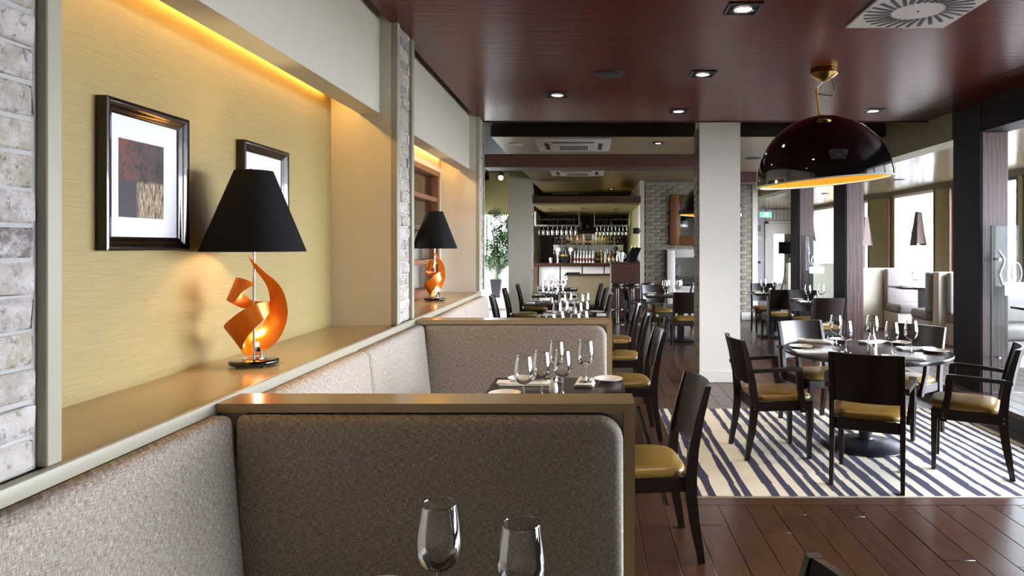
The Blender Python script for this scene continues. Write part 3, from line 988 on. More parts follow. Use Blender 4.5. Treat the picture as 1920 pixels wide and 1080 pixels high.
def banquette(y0, y1, label, end=True, splits=2, open_end=False):
    """L-shaped bench: side back along the ledge from y0 to y1, end back on the divider at y1"""
    b = empty('booth_banquette', (0, 0, 0)); tag(b, label, 'banquette')
    L = (y1 - y0) / splits
    for i in range(splits):
        a, e = y0 + i * L, y0 + (i + 1) * L
        last = open_end and i == splits - 1
        q = cushion(0, e - a - .002, .44, 1.016, .062, .11 if last else .03, .11)
        # local x runs along +y of the room, local -y faces +x
        q.v = [(-1.138 - v[1], a + v[0], v[2]) for v in q.v]
        q.build('side_backrest', M['linen'], b, angle=70)
    if end:
        q = cushion(-1.07, .094, .44, 1.012, .06, .075, .05)
        q.v = [(v[0], y1 + v[1] + .026, v[2]) for v in q.v]
        q.build('end_backrest', M['linen'], b, angle=70)
        mb().bbox(-1.05, y1 - .44, .34, .09, y1 - .11, .45, .03, 3).build('end_seat', M['linen'], b)
        mb().box(-1.12, y1 - .43, 0, .09, y1 - .0, .34).build('end_base', M['dark_wood'], b)
    mb().bbox(-1.05, y0, .34, -.62, y1 - .445, .45, .03, 3).build('side_seat', M['linen'], b)
    mb().box(-1.12, y0, 0, -.64, y1 - .435, .34).build('side_base', M['dark_wood'], b)
    return b
banquette(-.20, 2.067, 'brown grey linen booth seat in the foreground, backing onto the nearest divider')
banquette(2.215, 4.40, 'linen booth seat between the two dividers, pale in the window light')
banquette(4.556, 7.04, 'pale linen bench along the ledge beyond the second divider, with a rounded far end', end=False, open_end=True)

# ---- grey leather booths on the platform
PZ = .16
def seat_unit(name, x0, x1, y, face, label, z=PZ):
    """bench against a divider; face -1 looks at the viewer, +1 away"""
    b = empty(name, ((x0 + x1) / 2, y, z)); tag(b, label, 'bench', 'grey leather booth benches')
    w = (x1 - x0) / 2; f = face
    yy = lambda a, c: (min(a * f, c * f), max(a * f, c * f))
    a, c = yy(.0, .12); mb().bbox(-w, a, .42, w, c, .99, .035, 3).build('backrest', M['grey_leather'], b)
    a, c = yy(.06, .56); mb().bbox(-w, a, .29, w, c, .44, .05, 4).build('seat', M['grey_leather'], b)
    a, c = yy(.0, .52); mb().box(-w + .01, a, 0, w - .01, c, .295).build('base', M['paint'], b)
    return b
def low_wall(x0, x1, y0, y1, label, ztop=1.155):
    d = empty('booth_partition', ((x0 + x1) / 2, (y0 + y1) / 2, PZ)); tag(d, label, 'partition')
    w, h = (x1 - x0) / 2, (y1 - y0) / 2
    mb().bbox(-w + .01, -h + .006, 0, w - .01, h - .006, ztop - PZ - .03, .004, 1).build('core', M['paint'], d)
    mb().bbox(-w, -h, ztop - PZ - .03, w, h, ztop - PZ, .004, 1).build('cap', M['white_paint'], d)
    mb().bbox(-w - .008, -h - .004, 0, -w + .03, h + .004, ztop - PZ - .03, .004, 1).build('end_trim', M['paint'], d)
    return d
low_wall(4.2, 5.36, 11.30, 11.44, 'grey low booth partition right of the middle timber post, behind a bench')
low_wall(4.2, 5.6, 14.6, 14.74, 'white topped low partition peeping above the grey one, farther back')
low_wall(4.83, 5.80, 9.50, 9.66, 'low booth partition with a tan end post, beside the near timber post')
seat_unit('booth_bench', 4.82, 5.36, 11.295, -1, 'grey leather high backed bench lit from the window, right of the middle post')
seat_unit('booth_bench', 4.76, 5.78, 9.665, 1, 'grey booth bench facing away, its seat end showing past the tan partition')
seat_unit('booth_bench', 4.91, 5.78, 9.495, -1, 'pale grey booth bench against the tan partition, next to the near timber post')
nb = empty('window_bench', (5.0, 7.6, PZ)); tag(nb, 'white lit bench beyond the etched glass screen of the near post', 'bench')
mb().bbox(-.45, 0, .30, .85, .5, .45, .04, 3).build('seat', M['grey_leather'], nb)
mb().bbox(-.45, .0, .15, .85, .5, .298, .01, 2).build('lower_cushion', M['grey_leather'], nb)
mb().bbox(-.43, .03, 0, .83, .5, .15, .004, 1).build('plinth', M['white_paint'], nb)
mb().bbox(-.45, .40, .455, .85, .52, .80, .04, 3).build('backrest', M['grey_leather'], nb)

# ---- glass screens fixed to the posts
def screen(name, y, x0, x1, ztop, label, pic):
    s = empty(name, (0, y, 0)); tag(s, label, 'glass screen')
    mb().bbox(x0, -.006, PZ + .02, x1, .006, ztop, .002, 1).build('glass', M['screen_glass'], s)
    mb().box(x0 - .012, -.012, PZ, x0, .012, ztop).build('edge_channel', M['black'], s)
    for z in (.5, 1.4): mb().tube([(x0 + .06, -.02, z), (x0 + .06, .078, z)], .012, 12).build('stand_off', M['chrome'], s)
    pic(s)
    return s
def pic_near(s):
    f = 6.25 / 1280
    P = lambda x, y: ((x - 1110) * f, -.0085, 1.523 - (y - 461) * f)
    mb().tube([P(1872, 471), P(1877, 477), P(1882, 486), P(1881, 495), P(1876, 506), P(1873, 515), P(1876, 524), P(1880, 534)], .0095, 8).build('etched_line', M['frost'], s)
    mb().tube([P(1905 + 9 * math.cos(a * PI / 16), 512 + 19 * math.sin(a * PI / 16)) for a in range(33)], .006, 6).build('etched_ring', M['frost'], s)
    q = mb(); a = P(1883, 554); b = P(1960, 529); q.box(a[0], -.0085, a[2], b[0], -.0065, b[2]); q.build('etched_band', M['frost_band'], s)
def pic_far(s):
    f = 11.84 / 1280
    P = lambda x, y: ((x - 1110) * f, -.0085, 1.523 - (y - 461) * f)
    mb().tube([P(1514, 461), P(1517, 468), P(1516, 480), P(1517, 492), P(1522, 498)], .006, 6).build('etched_line', M['frost'], s)
    mb().tube([P(1526, 478), P(1522, 484), P(1521, 490), P(1524, 496), P(1530, 496)], .008, 6).build('etched_line', M['frost'], s)
    a = P(1517, 513); b = P(1545, 500); mb().box(a[0], -.0085, a[2], b[0], -.0065, b[2]).build('etched_band', M['frost_band'], s)
screen('glass_screen', 6.25, 3.665, 5.0, 1.71, 'clear glass screen on the near timber post with an etched white bent line', pic_near)
screen('glass_screen', 11.84, 3.70, 4.25, 1.70, 'clear glass screen on the far timber post with etched curls', pic_far)

# ================================================================== LAMPS, PICTURES, CEILING FITTINGS
def catmull(P, sub):
    out = []
    for i in range(len(P) - 1):
        p0, p1, p2, p3 = P[max(i - 1, 0)], P[i], P[i + 1], P[min(i + 2, len(P) - 1)]
        for k in range(sub):
            t = k / sub
            out.append(.5 * ((2 * p1) + (p2 - p0) * t + (2 * p0 - 5 * p1 + 4 * p2 - p3) * t * t + (3 * p1 - p0 - 3 * p2 + p3) * t ** 3))
    out.append(P[-1]); return out

M['lower_bulb'] = glow('small_warm_bulb', (1, .8, .45), 1.5)
def table_lamp(loc, rz, label):
    L = empty('table_lamp', loc, rz); tag(L, label, 'lamp', 'black cone lamps on the ledge')
    b = mb(); b.lathe([(0, .006), (.082, .006), (.090, .009), (.093, .014), (.093, .020), (.089, .026), (.08, .028), (0, .028)], 48)
    for k in range(4): b.lathe([(0, 0), (.008, 0), (.008, .007), (0, .007)], 10, (.065 * math.cos(k * PI / 2 + .5), .065 * math.sin(k * PI / 2 + .5), 0))
    b.build('base', M['gloss_black'], L)
    mb().tube([(0, 0, .028), (0, 0, .70)], .0055, 12).build('rod', M['chrome'], L)
    q = mb(); q.tube([(.025, -.005, .028), (.025, -.005, .062)], .006, 12); q.lathe([(0, -.011), (.008, -.009), (.012, 0), (.008, .009), (0, .011)], 16, (.014, -.028, .068))
    q.lathe([(0, .0285), (.045, .0285), (.045, .031), (0, .031)], 24)
    q.build('support', M['chrome'], L)
    E = [((485, 315, -35), (486, 320, -35)), ((415, 283, -46), (392, 380, -46)), ((360, 266, -34), (318, 462, -36)), ((335, 270, -4), (262, 438, -6)),
         ((352, 330, 34), (322, 477, 30)), ((410, 402, 52), (385, 506, 46)), ((470, 445, 56), (440, 512, 50)), ((560, 458, 46), (560, 540, 42)), ((605, 462, 0), (612, 535, 0)),
         ((520, 475, -46), (572, 595, -42)), ((400, 522, -60), (490, 672, -54)), ((300, 590, -46), (425, 745, -42)), ((243, 655, -4), (385, 838, -12)),
         ((330, 730, 46), (415, 888, 22)), ((440, 700, 60), (475, 900, 36)), ((530, 660, 60), (560, 872, 44)), ((590, 575, 52), (690, 770, 42)),
         ((612, 480, 36), (757, 590, 22)), ((600, 375, 20), (737, 425, 10)), ((560, 290, 5), (672, 310, 0)), ((495, 206, -6), (560, 216, -9)), ((432, 88, -12), (434, 92, -12))]
    k = .494e-3
    cv = lambda p: Vector(((p[0] - 480) * k * .9, p[2] * 1e-3, (975 - p[1]) * k - p[2] * 1e-4))
    A = catmull([cv(e[0]) for e in E], 7); B = catmull([cv(e[1]) for e in E], 7)
    n = len(A); T = .0011
    rings = []
    for i in range(n):
        t = ((A[min(i + 1, n - 1)] + B[min(i + 1, n - 1)]) - (A[max(i - 1, 0)] + B[max(i - 1, 0)]))
        w = B[i] - A[i]
        nn = t.cross(w)
        nn = nn.normalized() * T if nn.length > 1e-12 else Vector((0, T, 0))
        rings.append([A[i] + nn, A[i] * .5 + B[i] * .5 + nn, B[i] + nn, B[i] - nn, A[i] * .5 + B[i] * .5 - nn, A[i] - nn])
    mb().loft(rings).build('ribbon', M['orange'], L, angle=50)
    sh = mb().lathe([(.070, .775), (.193, .457), (.1945, .455), (.1945, .459), (.0715, .777), (.070, .775)], 64)
    so = sh.build('shade', M['shade_out'], L)
    mb().lathe([(.0688, .774), (.1915, .4575)], 64).build('shade_lining', M['shade_in'], so)
    f = mb()
    for q in range(3):
        a = q * 2 * PI / 3
        f.tube([(0, 0, .70), (.069 * math.cos(a), .069 * math.sin(a), .770)], .002, 6)
    f.build('shade_carrier', M['chrome'], so)
    mb().lathe([(0, .60), (.012, .60), (.012, .635), (.02, .655), (.024, .675), (.018, .695), (0, .703)], 20).build('bulb', M['bulb'], L)
    pl = bpy.data.lights.new('lamp_light', 'POINT'); pl.energy = 9; pl.color = (1, .76, .42); pl.shadow_soft_size = .02
    po = bpy.data.objects.new('lamp_light', pl); COL.objects.link(po); po.parent = L; po.location = (.03, 0, .66)
    mb().lathe([(0, .090), (.006, .090), (.008, .084), (.006, .072), (0, .072)], 14, (.012, .02, 0)).build('lower_bulb', M['lower_bulb'], L)
    p2 = bpy.data.lights.new('ribbon_light', 'POINT'); p2.energy = .5; p2.color = (1, .76, .40); p2.shadow_soft_size = .012; p2.specular_factor = .1
    po = bpy.data.objects.new('ribbon_light', p2); COL.objects.link(po); po.parent = L; po.location = (.012, .012, .13)
    return L
table_lamp((-1.352, 2.73, 1.045), R(26), 'near table lamp with black cone shade and orange ribbon base on the ledge')
table_lamp((-1.369, 5.94, 1.045), R(48), 'far table lamp with black cone shade and orange ribbon base before the hatch window')

def picture(y0, y1, z0, z1, label):
    p = empty('framed_picture', (-1.558, y0, z0)); tag(p, label, 'picture', 'framed prints above the ledge')
    w, h = y1 - y0, z1 - z0; B = .045
    prof = [(.0, 0), (.036, 0), (.038, .006), (.034, .018), (.026, .026), (.024, .038), (.018, .045), (.012, .045), (0, .045)]   # (proud, inset)
    def side(fn, L):
        rings = []
        for e in (0, 1):
            rings.append([fn(d, i, (i if e == 0 else L - i)) for (d, i) in prof])
        return mb().loft(rings)
    side(lambda d, i, s: (d, s, h - i), w).build('frame_rail', M['frame'], p)
    side(lambda d, i, s: (d, s, i), w).build('frame_rail', M['frame'], p)
    side(lambda d, i, s: (d, i, s), h).build('frame_stile', M['frame'], p)
    side(lambda d, i, s: (d, w - i, s), h).build('frame_stile', M['frame'], p)
    mb().box(.004, B - .004, B - .004, .014, w - B + .004, h - B + .004).build('mat_board', M['mat'], p)
    a, b = w * .19, w * .72
    mb().box(.0142, a, h * .225, .0152, b, h * .755).build('print', M['print'], p)
    return p
picture(2.142, 2.582, 1.508, 1.997, 'framed abstract print in a bronze frame, nearer of two on the grasscloth wall')
picture(2.992, 3.432, 1.508, 1.99, 'framed print half hidden behind the near black lamp shade')

# ---- pendants
def pendant(x, y, zc, tilt, label, light=True):
    P = empty('dome_pendant', (x, y, 0)); tag(P, label, 'pendant lamp', 'black dome pendants')
    zr = 2.01; Rd = .497
    T = Matrix.Translation((0, 0, zr)) @ Matrix.Rotation(tilt, 4, 'Y')
    o = mb(); o.M = T
    prof = [(Rd * math.cos(a), Rd * math.sin(a)) for a in [PI / 2 * k / 22 for k in range(22)]] + [(0, Rd)]
    o.lathe(prof, 96)
    dome = o.build('dome', M['gloss_black'], P)
    q = mb(); q.M = T
    q.lathe([(Rd + .0005, .0), (Rd + .004, -.004), (Rd - .012, -.010), (Rd - .03, -.006), (Rd - .03, .002), (Rd, .004)], 96); q.build('rim', M['white_paint'], dome)
    n = 264; vs = []; fs = []; m = 12
    for i in range(m + 1):
        a = PI / 2 * i / m * .93
        for k in range(n):
            r = (Rd - .016 - (.012 if k % 2 else 0)) * math.cos(a)
            vs.append((r * math.cos(2 * PI * k / n), r * math.sin(2 * PI * k / n), (Rd - .02) * math.sin(a) - .002))
    for i in range(m):
        for k in range(n): fs.append((i * n + k, i * n + (k + 1) % n, (i + 1) * n + (k + 1) % n, (i + 1) * n + k))
    g = mb(); g.M = T; g.add(vs, fs); g.build('pleated_lining', M['gold_lining'], dome, smooth=False, fix=False)
    c = mb(); c.M = T; c.lathe([(0, Rd - .004), (.032, Rd - .006), (.032, Rd + .004), (.014, Rd + .012), (0, Rd + .012)], 24); c.build('boss', M['brass'], dome)
    s = mb(); s.M = T; s.tube([(0, 0, Rd), (0, 0, Rd + .21)], .0125, 16); s.build('stem', M['brass'], P)
    cz = zc
    mb().lathe([(0, cz - .095), (.012, cz - .094), (.045, cz - .080), (.085, cz - .055), (.098, cz - .042), (.102, cz - .038), (.102, cz - .028), (.099, cz - .024), (.098, cz - .006), (.088, cz), (0, cz)], 40).build('canopy', M['brass'], P)
    top = T @ Vector((0, 0, Rd + .21))
    mb().tube([(0, 0, cz - .09), top], .0014, 6).build('suspension_wire', M['steel'], P)
    for sx in (-.07, .07):
        mb().tube([(sx, 0, cz - .06), T @ Vector((sx, 0, Rd - .01))], .0007, 6).build('stay_wire', M['steel'], P)
    t0 = T @ Vector((.008, 0, Rd + .17))
    mb().tube(catmull([Vector((.05, -.01, cz - .075)), Vector((.075, -.01, cz - .14)), Vector((.078, 0, cz - .185)), Vector((.05, 0, t0.z - .016)), t0], 8), .0038, 8).build('cord', M['black'], P)
    b = mb(); b.M = T; b.lathe([(0, .30), (.014, .30), (.014, .26), (.03, .22), (.03, .19), (0, .165)], 20); b.build('bulb', M['bulb'], P)
    if light:
        pl = bpy.data.lights.new('pendant_light', 'POINT'); pl.energy = 9; pl.color = (1, .86, .62); pl.shadow_soft_size = .06
        po = bpy.data.objects.new('pendant_light', pl); COL.objects.link(po); po.parent = P; po.location = (0, 0, zr + .12)
    return P
pendant(1.755, 5.17, 2.86, R(-4.6), 'large gloss black dome pendant with pleated gold lining over the round table')
pendant(1.88, 10.9, 2.86, R(2), 'black dome pendant half hidden behind the white pillar, over the fireplace table')

def downlight(x, y, z, label, size=.19, group='recessed ceiling downlights', energy=DOWN, silver=False, rz=0):
    d = empty('downlight', (x, y, z), rz); tag(d, label, 'downlight', group)
    h = size / 2
    fr = mb()
    for (a, b, c, e) in ((-h, -h, h, -h + .014), (-h, h - .014, h, h), (-h, -h + .014, -h + .014, h - .014), (h - .014, -h + .014, h, h - .014)):
        fr.box(a, b, -.008, c, e, -.0005)
    fr.build('frame', M['steel'] if silver else M['black'], d)
    mb().box(-h + .014, -h + .014, -.004, h - .014, h - .014, -.0008).build('recess', M['vent_dark'], d)
    mb().lathe([(h * .55, -.005), (h * .66, -.011), (h * .58, -.014), (h * .5, -.008)], 24).build('lamp_ring', M['chrome'], d)
    mb().lathe([(0, -.0075), (h * .5, -.0075)], 24).build('lamp', M['lamp_face'], d, fix=False)
    sl = bpy.data.lights.new('downlight_beam', 'SPOT'); sl.energy = energy; sl.color = (1, .86, .68); sl.spot_size = R(70); sl.spot_blend = .6; sl.shadow_soft_size = .04
    so = bpy.data.objects.new('downlight_beam', sl); COL.objects.link(so); so.parent = d; so.location = (0, 0, -.03)
    return d
downlight(.85, 3.84, 2.86, 'black square downlight closest overhead, left of the swirl air diffuser')
downlight(.86, 5.30, 2.86, 'black square downlight above the aisle, midway to the white pillar')
downlight(-.306, 6.03, 2.86, 'black square downlight above the booth side, left of the round speaker')
downlight(.856, 6.76, 2.86, 'black square downlight close above the white pillar')
downlight(2.775, 6.74, 2.86, 'pale square downlight right of the dome pendant', silver=True)
downlight(-.306, 3.10, 2.86, 'added black square downlight, out of view over the first booth table', energy=42)  # out of view, added to light the divider cushion and booth table
downlight(.86, 8.85, 2.86, 'square downlight beside the ceiling cassette air unit', size=.15)
downlight(.45, 16.0, 2.86, 'small downlight far back above the bar beam', size=.16)
for i, (x, y) in enumerate(((4.6, 8.2), (4.9, 10.9), (4.7, 13.8), (5.0, 17.2))):
    downlight(x, y, 2.58, ORD[i] + ' downlight of the window side ceiling, counted from the near post', size=.13)
def speaker(x, y, z, r, label):
    s = empty('ceiling_speaker', (x, y, z)); tag(s, label, 'speaker', 'round ceiling speakers')
    mb().lathe([(r * .88, -.006), (r, -.004), (r, -.0005), (r * .88, -.0005)], 40).build('rim', M['black'], s)
    mb().lathe([(0, -.008), (r * .6, -.008), (r * .88, -.004), (r * .88, -.0006), (0, -.0006)], 40).build('grille', M['speaker'], s)
speaker(.133, 5.31, 2.86, .115, 'dark round ceiling speaker over the aisle')
speaker(2.45, 10.4, 2.86, .13, 'dark round ceiling speaker behind the white pillar')
speaker(.15, 16.4, 2.86, .13, 'dark round ceiling speaker far back above the bar beam')
speaker(5.3, 9.0, 2.58, .15, 'dark round speaker in the window side ceiling')

# swirl diffuser
d = empty('swirl_diffuser', (1.838, 3.85, 2.86)); tag(d, 'square white air diffuser with radial dark slots in the ceiling', 'air vent')
mb().bbox(-.298, -.298, -.014, .298, .298, -.0005, .003, 1).build('plate', M['vent_white'], d)
mb().lathe([(0, -.0185), (.006, -.018), (.007, -.014), (0, -.014)], 12).build('screw', M['vent_dark'], d)
for k in range(28):
    a = 2 * PI * k / 28
    c, s = math.cos(a), math.sin(a)
    b = a + R(24)
    P0 = Vector((.142 * c, .142 * s, 0)); D = Vector((math.cos(b), math.sin(b), 0)); N = Vector((-D.y, D.x, 0)) * .0105
    P1 = P0 + D * .148
    q = [P0 - N, P1 - N, P1 + N, P0 + N]
    mb().add([(v.x, v.y, -.0145) for v in q] + [(v.x, v.y, -.0165) for v in q], [(0, 1, 2, 3), (7, 6, 5, 4), (0, 4, 5, 1), (1, 5, 6, 2), (2, 6, 7, 3), (3, 7, 4, 0)]).build('slot', M['vent_dark'], d)

# ceiling cassettes
def cassette(x, y, z, w, label):
    c = empty('ceiling_cassette', (x, y, z)); tag(c, label, 'air conditioner', 'white ceiling air cassettes')
    h = w / 2
    mb().bbox(-h, -h, -.03, h, h, -.0005, .008, 2).build('panel', M['vent_white'], c)
    k = h * .62
    mb().bbox(-k, -k, -.052, k, k, -.03, .012, 2).build('intake_panel', M['vent_white'], c)
    for (a, b, e, f) in ((-k * .9, k * 1.08, k * .9, k * 1.26), (-k * .9, -k * 1.26, k * .9, -k * 1.08), (k * 1.08, -k * .9, k * 1.26, k * .9), (-k * 1.26, -k * .9, -k * 1.08, k * .9)):
        mb().bbox(a, b, -.036, e, f, -.030, .003, 1).build('louvre', M['vent_dark'], c)
    g = mb()
    for i in range(13):
        u = -k * .62 + i * k * 1.24 / 12
        g.box(u - .004, -k * .62, -.056, u + .004, k * .62, -.0525)
    g.build('grille_bars', M['vent_white'], c)
    mb().box(-k * .64, -k * .64, -.0535, k * .64, k * .64, -.0522).build('grille_back', M['speaker'], c)
cassette(-.24, 8.98, 2.86, .96, 'white ceiling cassette air unit in front of the oak beam')
cassette(-.265, 12.3, 2.86, .96, 'white ceiling cassette air unit farther back, seen below the oak beam')
g = empty('ceiling_grille', (-1.0, 8.95, 2.86)); tag(g, 'small square white vent left of the nearer ceiling cassette', 'vent')
mb().bbox(-.085, -.085, -.012, .085, .085, -.0005, .003, 1).build('plate', M['vent_white'], g)
for i in range(5): mb().box(-.065, -.06 + i * .028, -.0145, .065, -.05 + i * .028, -.0122).build('slat', M['vent_white'], g)
g = empty('ceiling_grille', (-.68, 17.6, 2.86)); tag(g, 'small flat vent far back above the bar beam', 'vent')
mb().bbox(-.33, -.12, -.012, .33, .12, -.0005, .003, 1).build('plate', M['vent_white'], g)
for i in range(6): mb().box(-.30, -.10 + i * .036, -.0145, .30, -.085 + i * .036, -.0122).build('slat', M['vent_dark'], g)

# track spotlights by the plant
tr = empty('spotlight_track', (-1.75, 12.6, 2.86)); tag(tr, 'black spotlight track with a lit spot beside the bar pillar', 'spotlight')
mb().box(-.35, -.02, .28, .25, .02, .31).build('track', M['black'], tr)
for i, (dx, on) in enumerate(((.07, True), (-.2, False))):
    mb().tube([(dx, 0, .28), (dx, 0, -.02)], .008, 8).build('arm', M['black'], tr)
    hd = mb().tube([(dx, .07, .0), (dx + .01, -.10, -.09)], [.035, .055], 16).build('spot_head', M['black'], tr)
    if on: mb().lathe([(0, 0), (.045, 0)], 20).build('lens', M['lamp_face'], hd, loc=(dx + .0102, -.1025, -.0915), rot=(R(118), 0, 0), fix=False)
for i in range(1): mb().tube([(-.3, 0, .31), (-.3, 0, .55)], .006, 6).build('hanger', M['black'], tr); mb().tube([(.2, 0, .31), (.2, 0, .55)], .006, 6).build('hanger', M['black'], tr)

# wooden wedge pendants in the window bays
def wedge(x, y, zb, zt, rz, ceilz, label):
    w = empty('wedge_pendant', (x, y, 0), rz); tag(w, label, 'pendant lamp', 'bronze wedge pendants at the windows')
    H = zt - zb
    s = mb()
    for sgn in (-1, 1):
        s.loft([[(sgn * .032 - .004, -.03, zt), (sgn * .032 + .004, -.03, zt), (sgn * .032 + .004, .03, zt), (sgn * .032 - .004, .03, zt)],
                [(sgn * .095 - .004, -.09, zb), (sgn * .095 + .004, -.09, zb), (sgn * .095 + .004, .09, zb), (sgn * .095 - .004, .09, zb)]])
    s.build('side_panel', M['cab_wood'], w)
    f = mb()
    f.loft([[(-.028, -.034, zt), (.028, -.034, zt), (.028, -.03, zt), (-.028, -.03, zt)], [(-.090, -.094, zb + .03), (.07, -.094, zb + .03), (.07, -.09, zb + .03), (-.090, -.09, zb + .03)]])
    f.build('front_panel', M['cab_wood'], w)
    mb().tube([(0, 0, zt - .06), (0, 0, ceilz)], .0025, 6).build('cord', M['black'], w)
    mb().lathe([(0, zb + .34), (.02, zb + .32), (.02, zb + .2), (0, zb + .18)], 14).build('bulb', M['bulb'], w)
    return w
wedge(5.52, 11.55, 1.53, 2.10, R(12), 2.58, 'bronze wedge pendant hanging in front of the window between olive panels')
wedge(5.2, 16.2, 1.62, 2.2, R(-10), 2.58, 'bronze wedge pendant glimpsed left of the middle timber post')
wedge(5.35, 13.35, 1.5, 2.09, R(5), 2.58, 'bronze wedge pendant mostly hidden behind the middle timber post')

# ================================================================== TABLEWARE
protos = {}
M['glass_rim'] = thin_glass('bright_glass_rim', (.95, .95, .95), 1.0, .25)
def wine_glass(loc, label, group, s=1.0):
    if 'wg' not in protos:
        g = empty('wine_glass')
        prof = [(.0375, .232), (.0405, .215), (.0455, .185), (.0488, .160), (.0490, .148), (.0470, .130), (.0405, .112), (.029, .100), (.015, .0955), (0, .0945)]
        mb().lathe(prof, 40).build('bowl', M['glass'], g, fix=False)
        mb().lathe([(.0370, .2315), (.0374, .2328), (.0380, .2315), (.0375, .2305), (.0370, .2315)], 40).build('rim', M['glass_rim'], g)
        mb().lathe([(0, .0945), (.008, .092), (.0052, .08), (.0042, .05), (.0048, .018), (.009, .007), (0, .007)], 16).build('stem', M['glass'], g, fix=False)
        mb().lathe([(.008, .0068), (.022, .0035), (.038, .0016), (.0385, .0005), (0, .0005)], 36).build('foot', M['glass'], g, fix=False)
        protos['wg'] = g; o = g
    else: o = dup(protos['wg'])
    o.location = loc; o.scale = (s, s, s); o.rotation_euler = (0, 0, random.uniform(0, 6))
    tag(o, label, 'wine glass', group); return o
def plate(loc, r, label, group):
    if 'pl' not in protos:
        o = mb().lathe([(0, .004), (.6, .004), (.66, .006), (.95, .016), (1.0, .0175), (.985, .0145), (.62, .002), (.55, 0), (0, 0)], 48)
        o.v = [(a * .085, b * .085, c) for a, b, c in o.v]
        o = o.build('side_plate', M['china']); protos['pl'] = o
    else: o = protos['pl'].copy(); COL.objects.link(o)
    o.location = loc; s = r / .085; o.scale = (s, s, 1); tag(o, label, 'plate', group); return o
def napkin(loc, rz, L, label, group, tools=True, w=.11):
    n = empty('napkin_setting', loc, rz); tag(n, label, 'napkin', group)
    q = mb(); rr = random.Random(int(loc[0] * 997 + loc[1] * 131))
    for i in range(3):
        z = .0008 + i * .005
        nx = 8
        rings = []
        for k in range(nx + 1):
            u = -L / 2 + L * k / nx - i * .008
            wv = .003 * math.sin(k * 1.3 + rr.uniform(0, 2)) * (i > 0)
            ww = w / 2 - i * .004
            rings.append([(u, -ww, z + wv), (u, ww, z + wv * .5), (u, ww, z + .0045 + wv * .5), (u, -ww, z + .0045 + wv)])
        q.loft(rings)
    q.build('linen', M['napkin'], n)
    if tools:
        k = mb(); k.loft([[(-.1, -.02, .0185), (-.1, -.012, .0185), (-.1, -.012, .0215), (-.1, -.02, .0215)], [(.0, -.022, .0185), (.0, -.011, .0185), (.0, -.011, .0215), (0, -.022, .0215)], [(.11, -.018, .0185), (.11, -.014, .0185), (.11, -.014, .0205), (.11, -.018, .0205)]]); k.build('knife', M['steel'], n)
        f = mb(); f.box(-.1, .016, .0185, .05, .021, .0215)
        for j in range(4): f.box(.05, .0105 + j * .0045, .0185, .105, .013 + j * .0045, .0205)
        f.box(.045, .0105, .0185, .056, .0268, .0212); f.build('fork', M['steel'], n)
    return n
def carafe(loc, label):
    c = empty('carafe', loc); tag(c, label, 'carafe')
    mb().lathe([(.016, .215), (.013, .19), (.013, .15), (.02, .12), (.032, .085), (.038, .05), (.036, .012), (.03, .002), (0, .001)], 32).build('body', M['glass'], c, fix=False)
    mb().lathe([(.014, .215), (.019, .219), (.019, .223), (.014, .223)], 24).build('lip', M['glass'], c, fix=False)
def shaker(loc, label, group='salt shakers'):
    s = empty('salt_shaker', loc); tag(s, label, 'shaker', group)
    mb().lathe([(0, .001), (.022, .001), (.024, .008), (.024, .03), (.017, .055), (.0, .055)], 24).build('body', M['china'], s)
    mb().lathe([(.017, .055), (.0175, .07), (.012, .078), (0, .079)], 24).build('cap', M['chrome'], s)
TZ = .741
GN = 'wine glasses on the set tables'
# nearest booth table
wine_glass((-.325, 1.455, TZ), 'large clear wine glass in the foreground, left of the pair', GN)
wine_glass((-.140, 1.352, TZ), 'large clear wine glass in the foreground, right of the pair', GN)
napkin((-.04, 1.40, TZ), R(80), .26, 'white folded napkin at the bottom edge beside the right foreground glass', 'folded napkins', True)
plate((-.47, 1.50, TZ), .085, 'white side plate at the bottom edge, below the foreground divider', 'white side plates')
# second booth table
for (x, y, lb) in ((-.34, 3.40, 'leftmost wine glass on the table between the dividers'), (-.262, 3.55, 'second wine glass from the ledge on the table between the dividers'),
                   (-.205, 3.93, 'rear tall wine glass standing behind others between the dividers'), (-.155, 3.58, 'wine glass in front of the rear one between the dividers'),
                   (-.036, 3.84, 'lone wine glass on the aisle side between the dividers, at a napkin')):
    wine_glass((x, y, TZ + (.0175 if y == 3.84 else 0)), lb, GN)
plate((.095, 3.955, TZ), .083, 'white side plate on the aisle corner of the table between the dividers', 'white side plates')
plate((-.41, 3.97, TZ), .08, 'white side plate behind the leftmost glass between the dividers', 'white side plates')
plate((-.455, 3.56, TZ), .085, 'white side plate cut by the near divider cap', 'white side plates')
napkin((-.035, 3.90, TZ), R(84), .24, 'white napkin with cutlery under the lone aisle side glass', 'folded napkins')
napkin((-.36, 3.86, TZ), R(2), .32, 'long white napkin with cutlery left on the table between the dividers', 'folded napkins')
shaker((-.205, 3.64, TZ), 'white shaker between glasses on the table between the dividers')
# round table
zt = ZR + .7345
for (x, y, lb) in ((1.93, 5.40, 'rear of two wine glasses at the round table, pillar side'), (1.865, 5.02, 'front of two wine glasses at the round table, pillar side'),
                   (2.20, 5.36, 'rear middle wine glass at the round table, behind the carafe'), (2.16, 4.92, 'middle wine glass at the round table, right of the carafe'),
                   (2.35, 5.03, 'wine glass standing alone on the platform side of the round table')):
    wine_glass((x, y, zt), lb, GN)
carafe((2.06, 5.02, zt), 'slim clear carafe in the middle of the round table')
shaker((2.02, 4.90, zt), 'white shaker beside the carafe on the round table')
plate((1.605, 5.24, zt), .088, 'white side plate at the pillar side of the round table', 'white side plates')
plate((2.05, 5.63, zt), .088, 'white side plate at the rear of the round table', 'white side plates')
plate((2.46, 5.46, zt), .086, 'white side plate at the rear right of the round table, by the timber post', 'white side plates')
plate((2.53, 5.02, zt), .088, 'white side plate at the platform edge of the round table, over a napkin', 'white side plates')
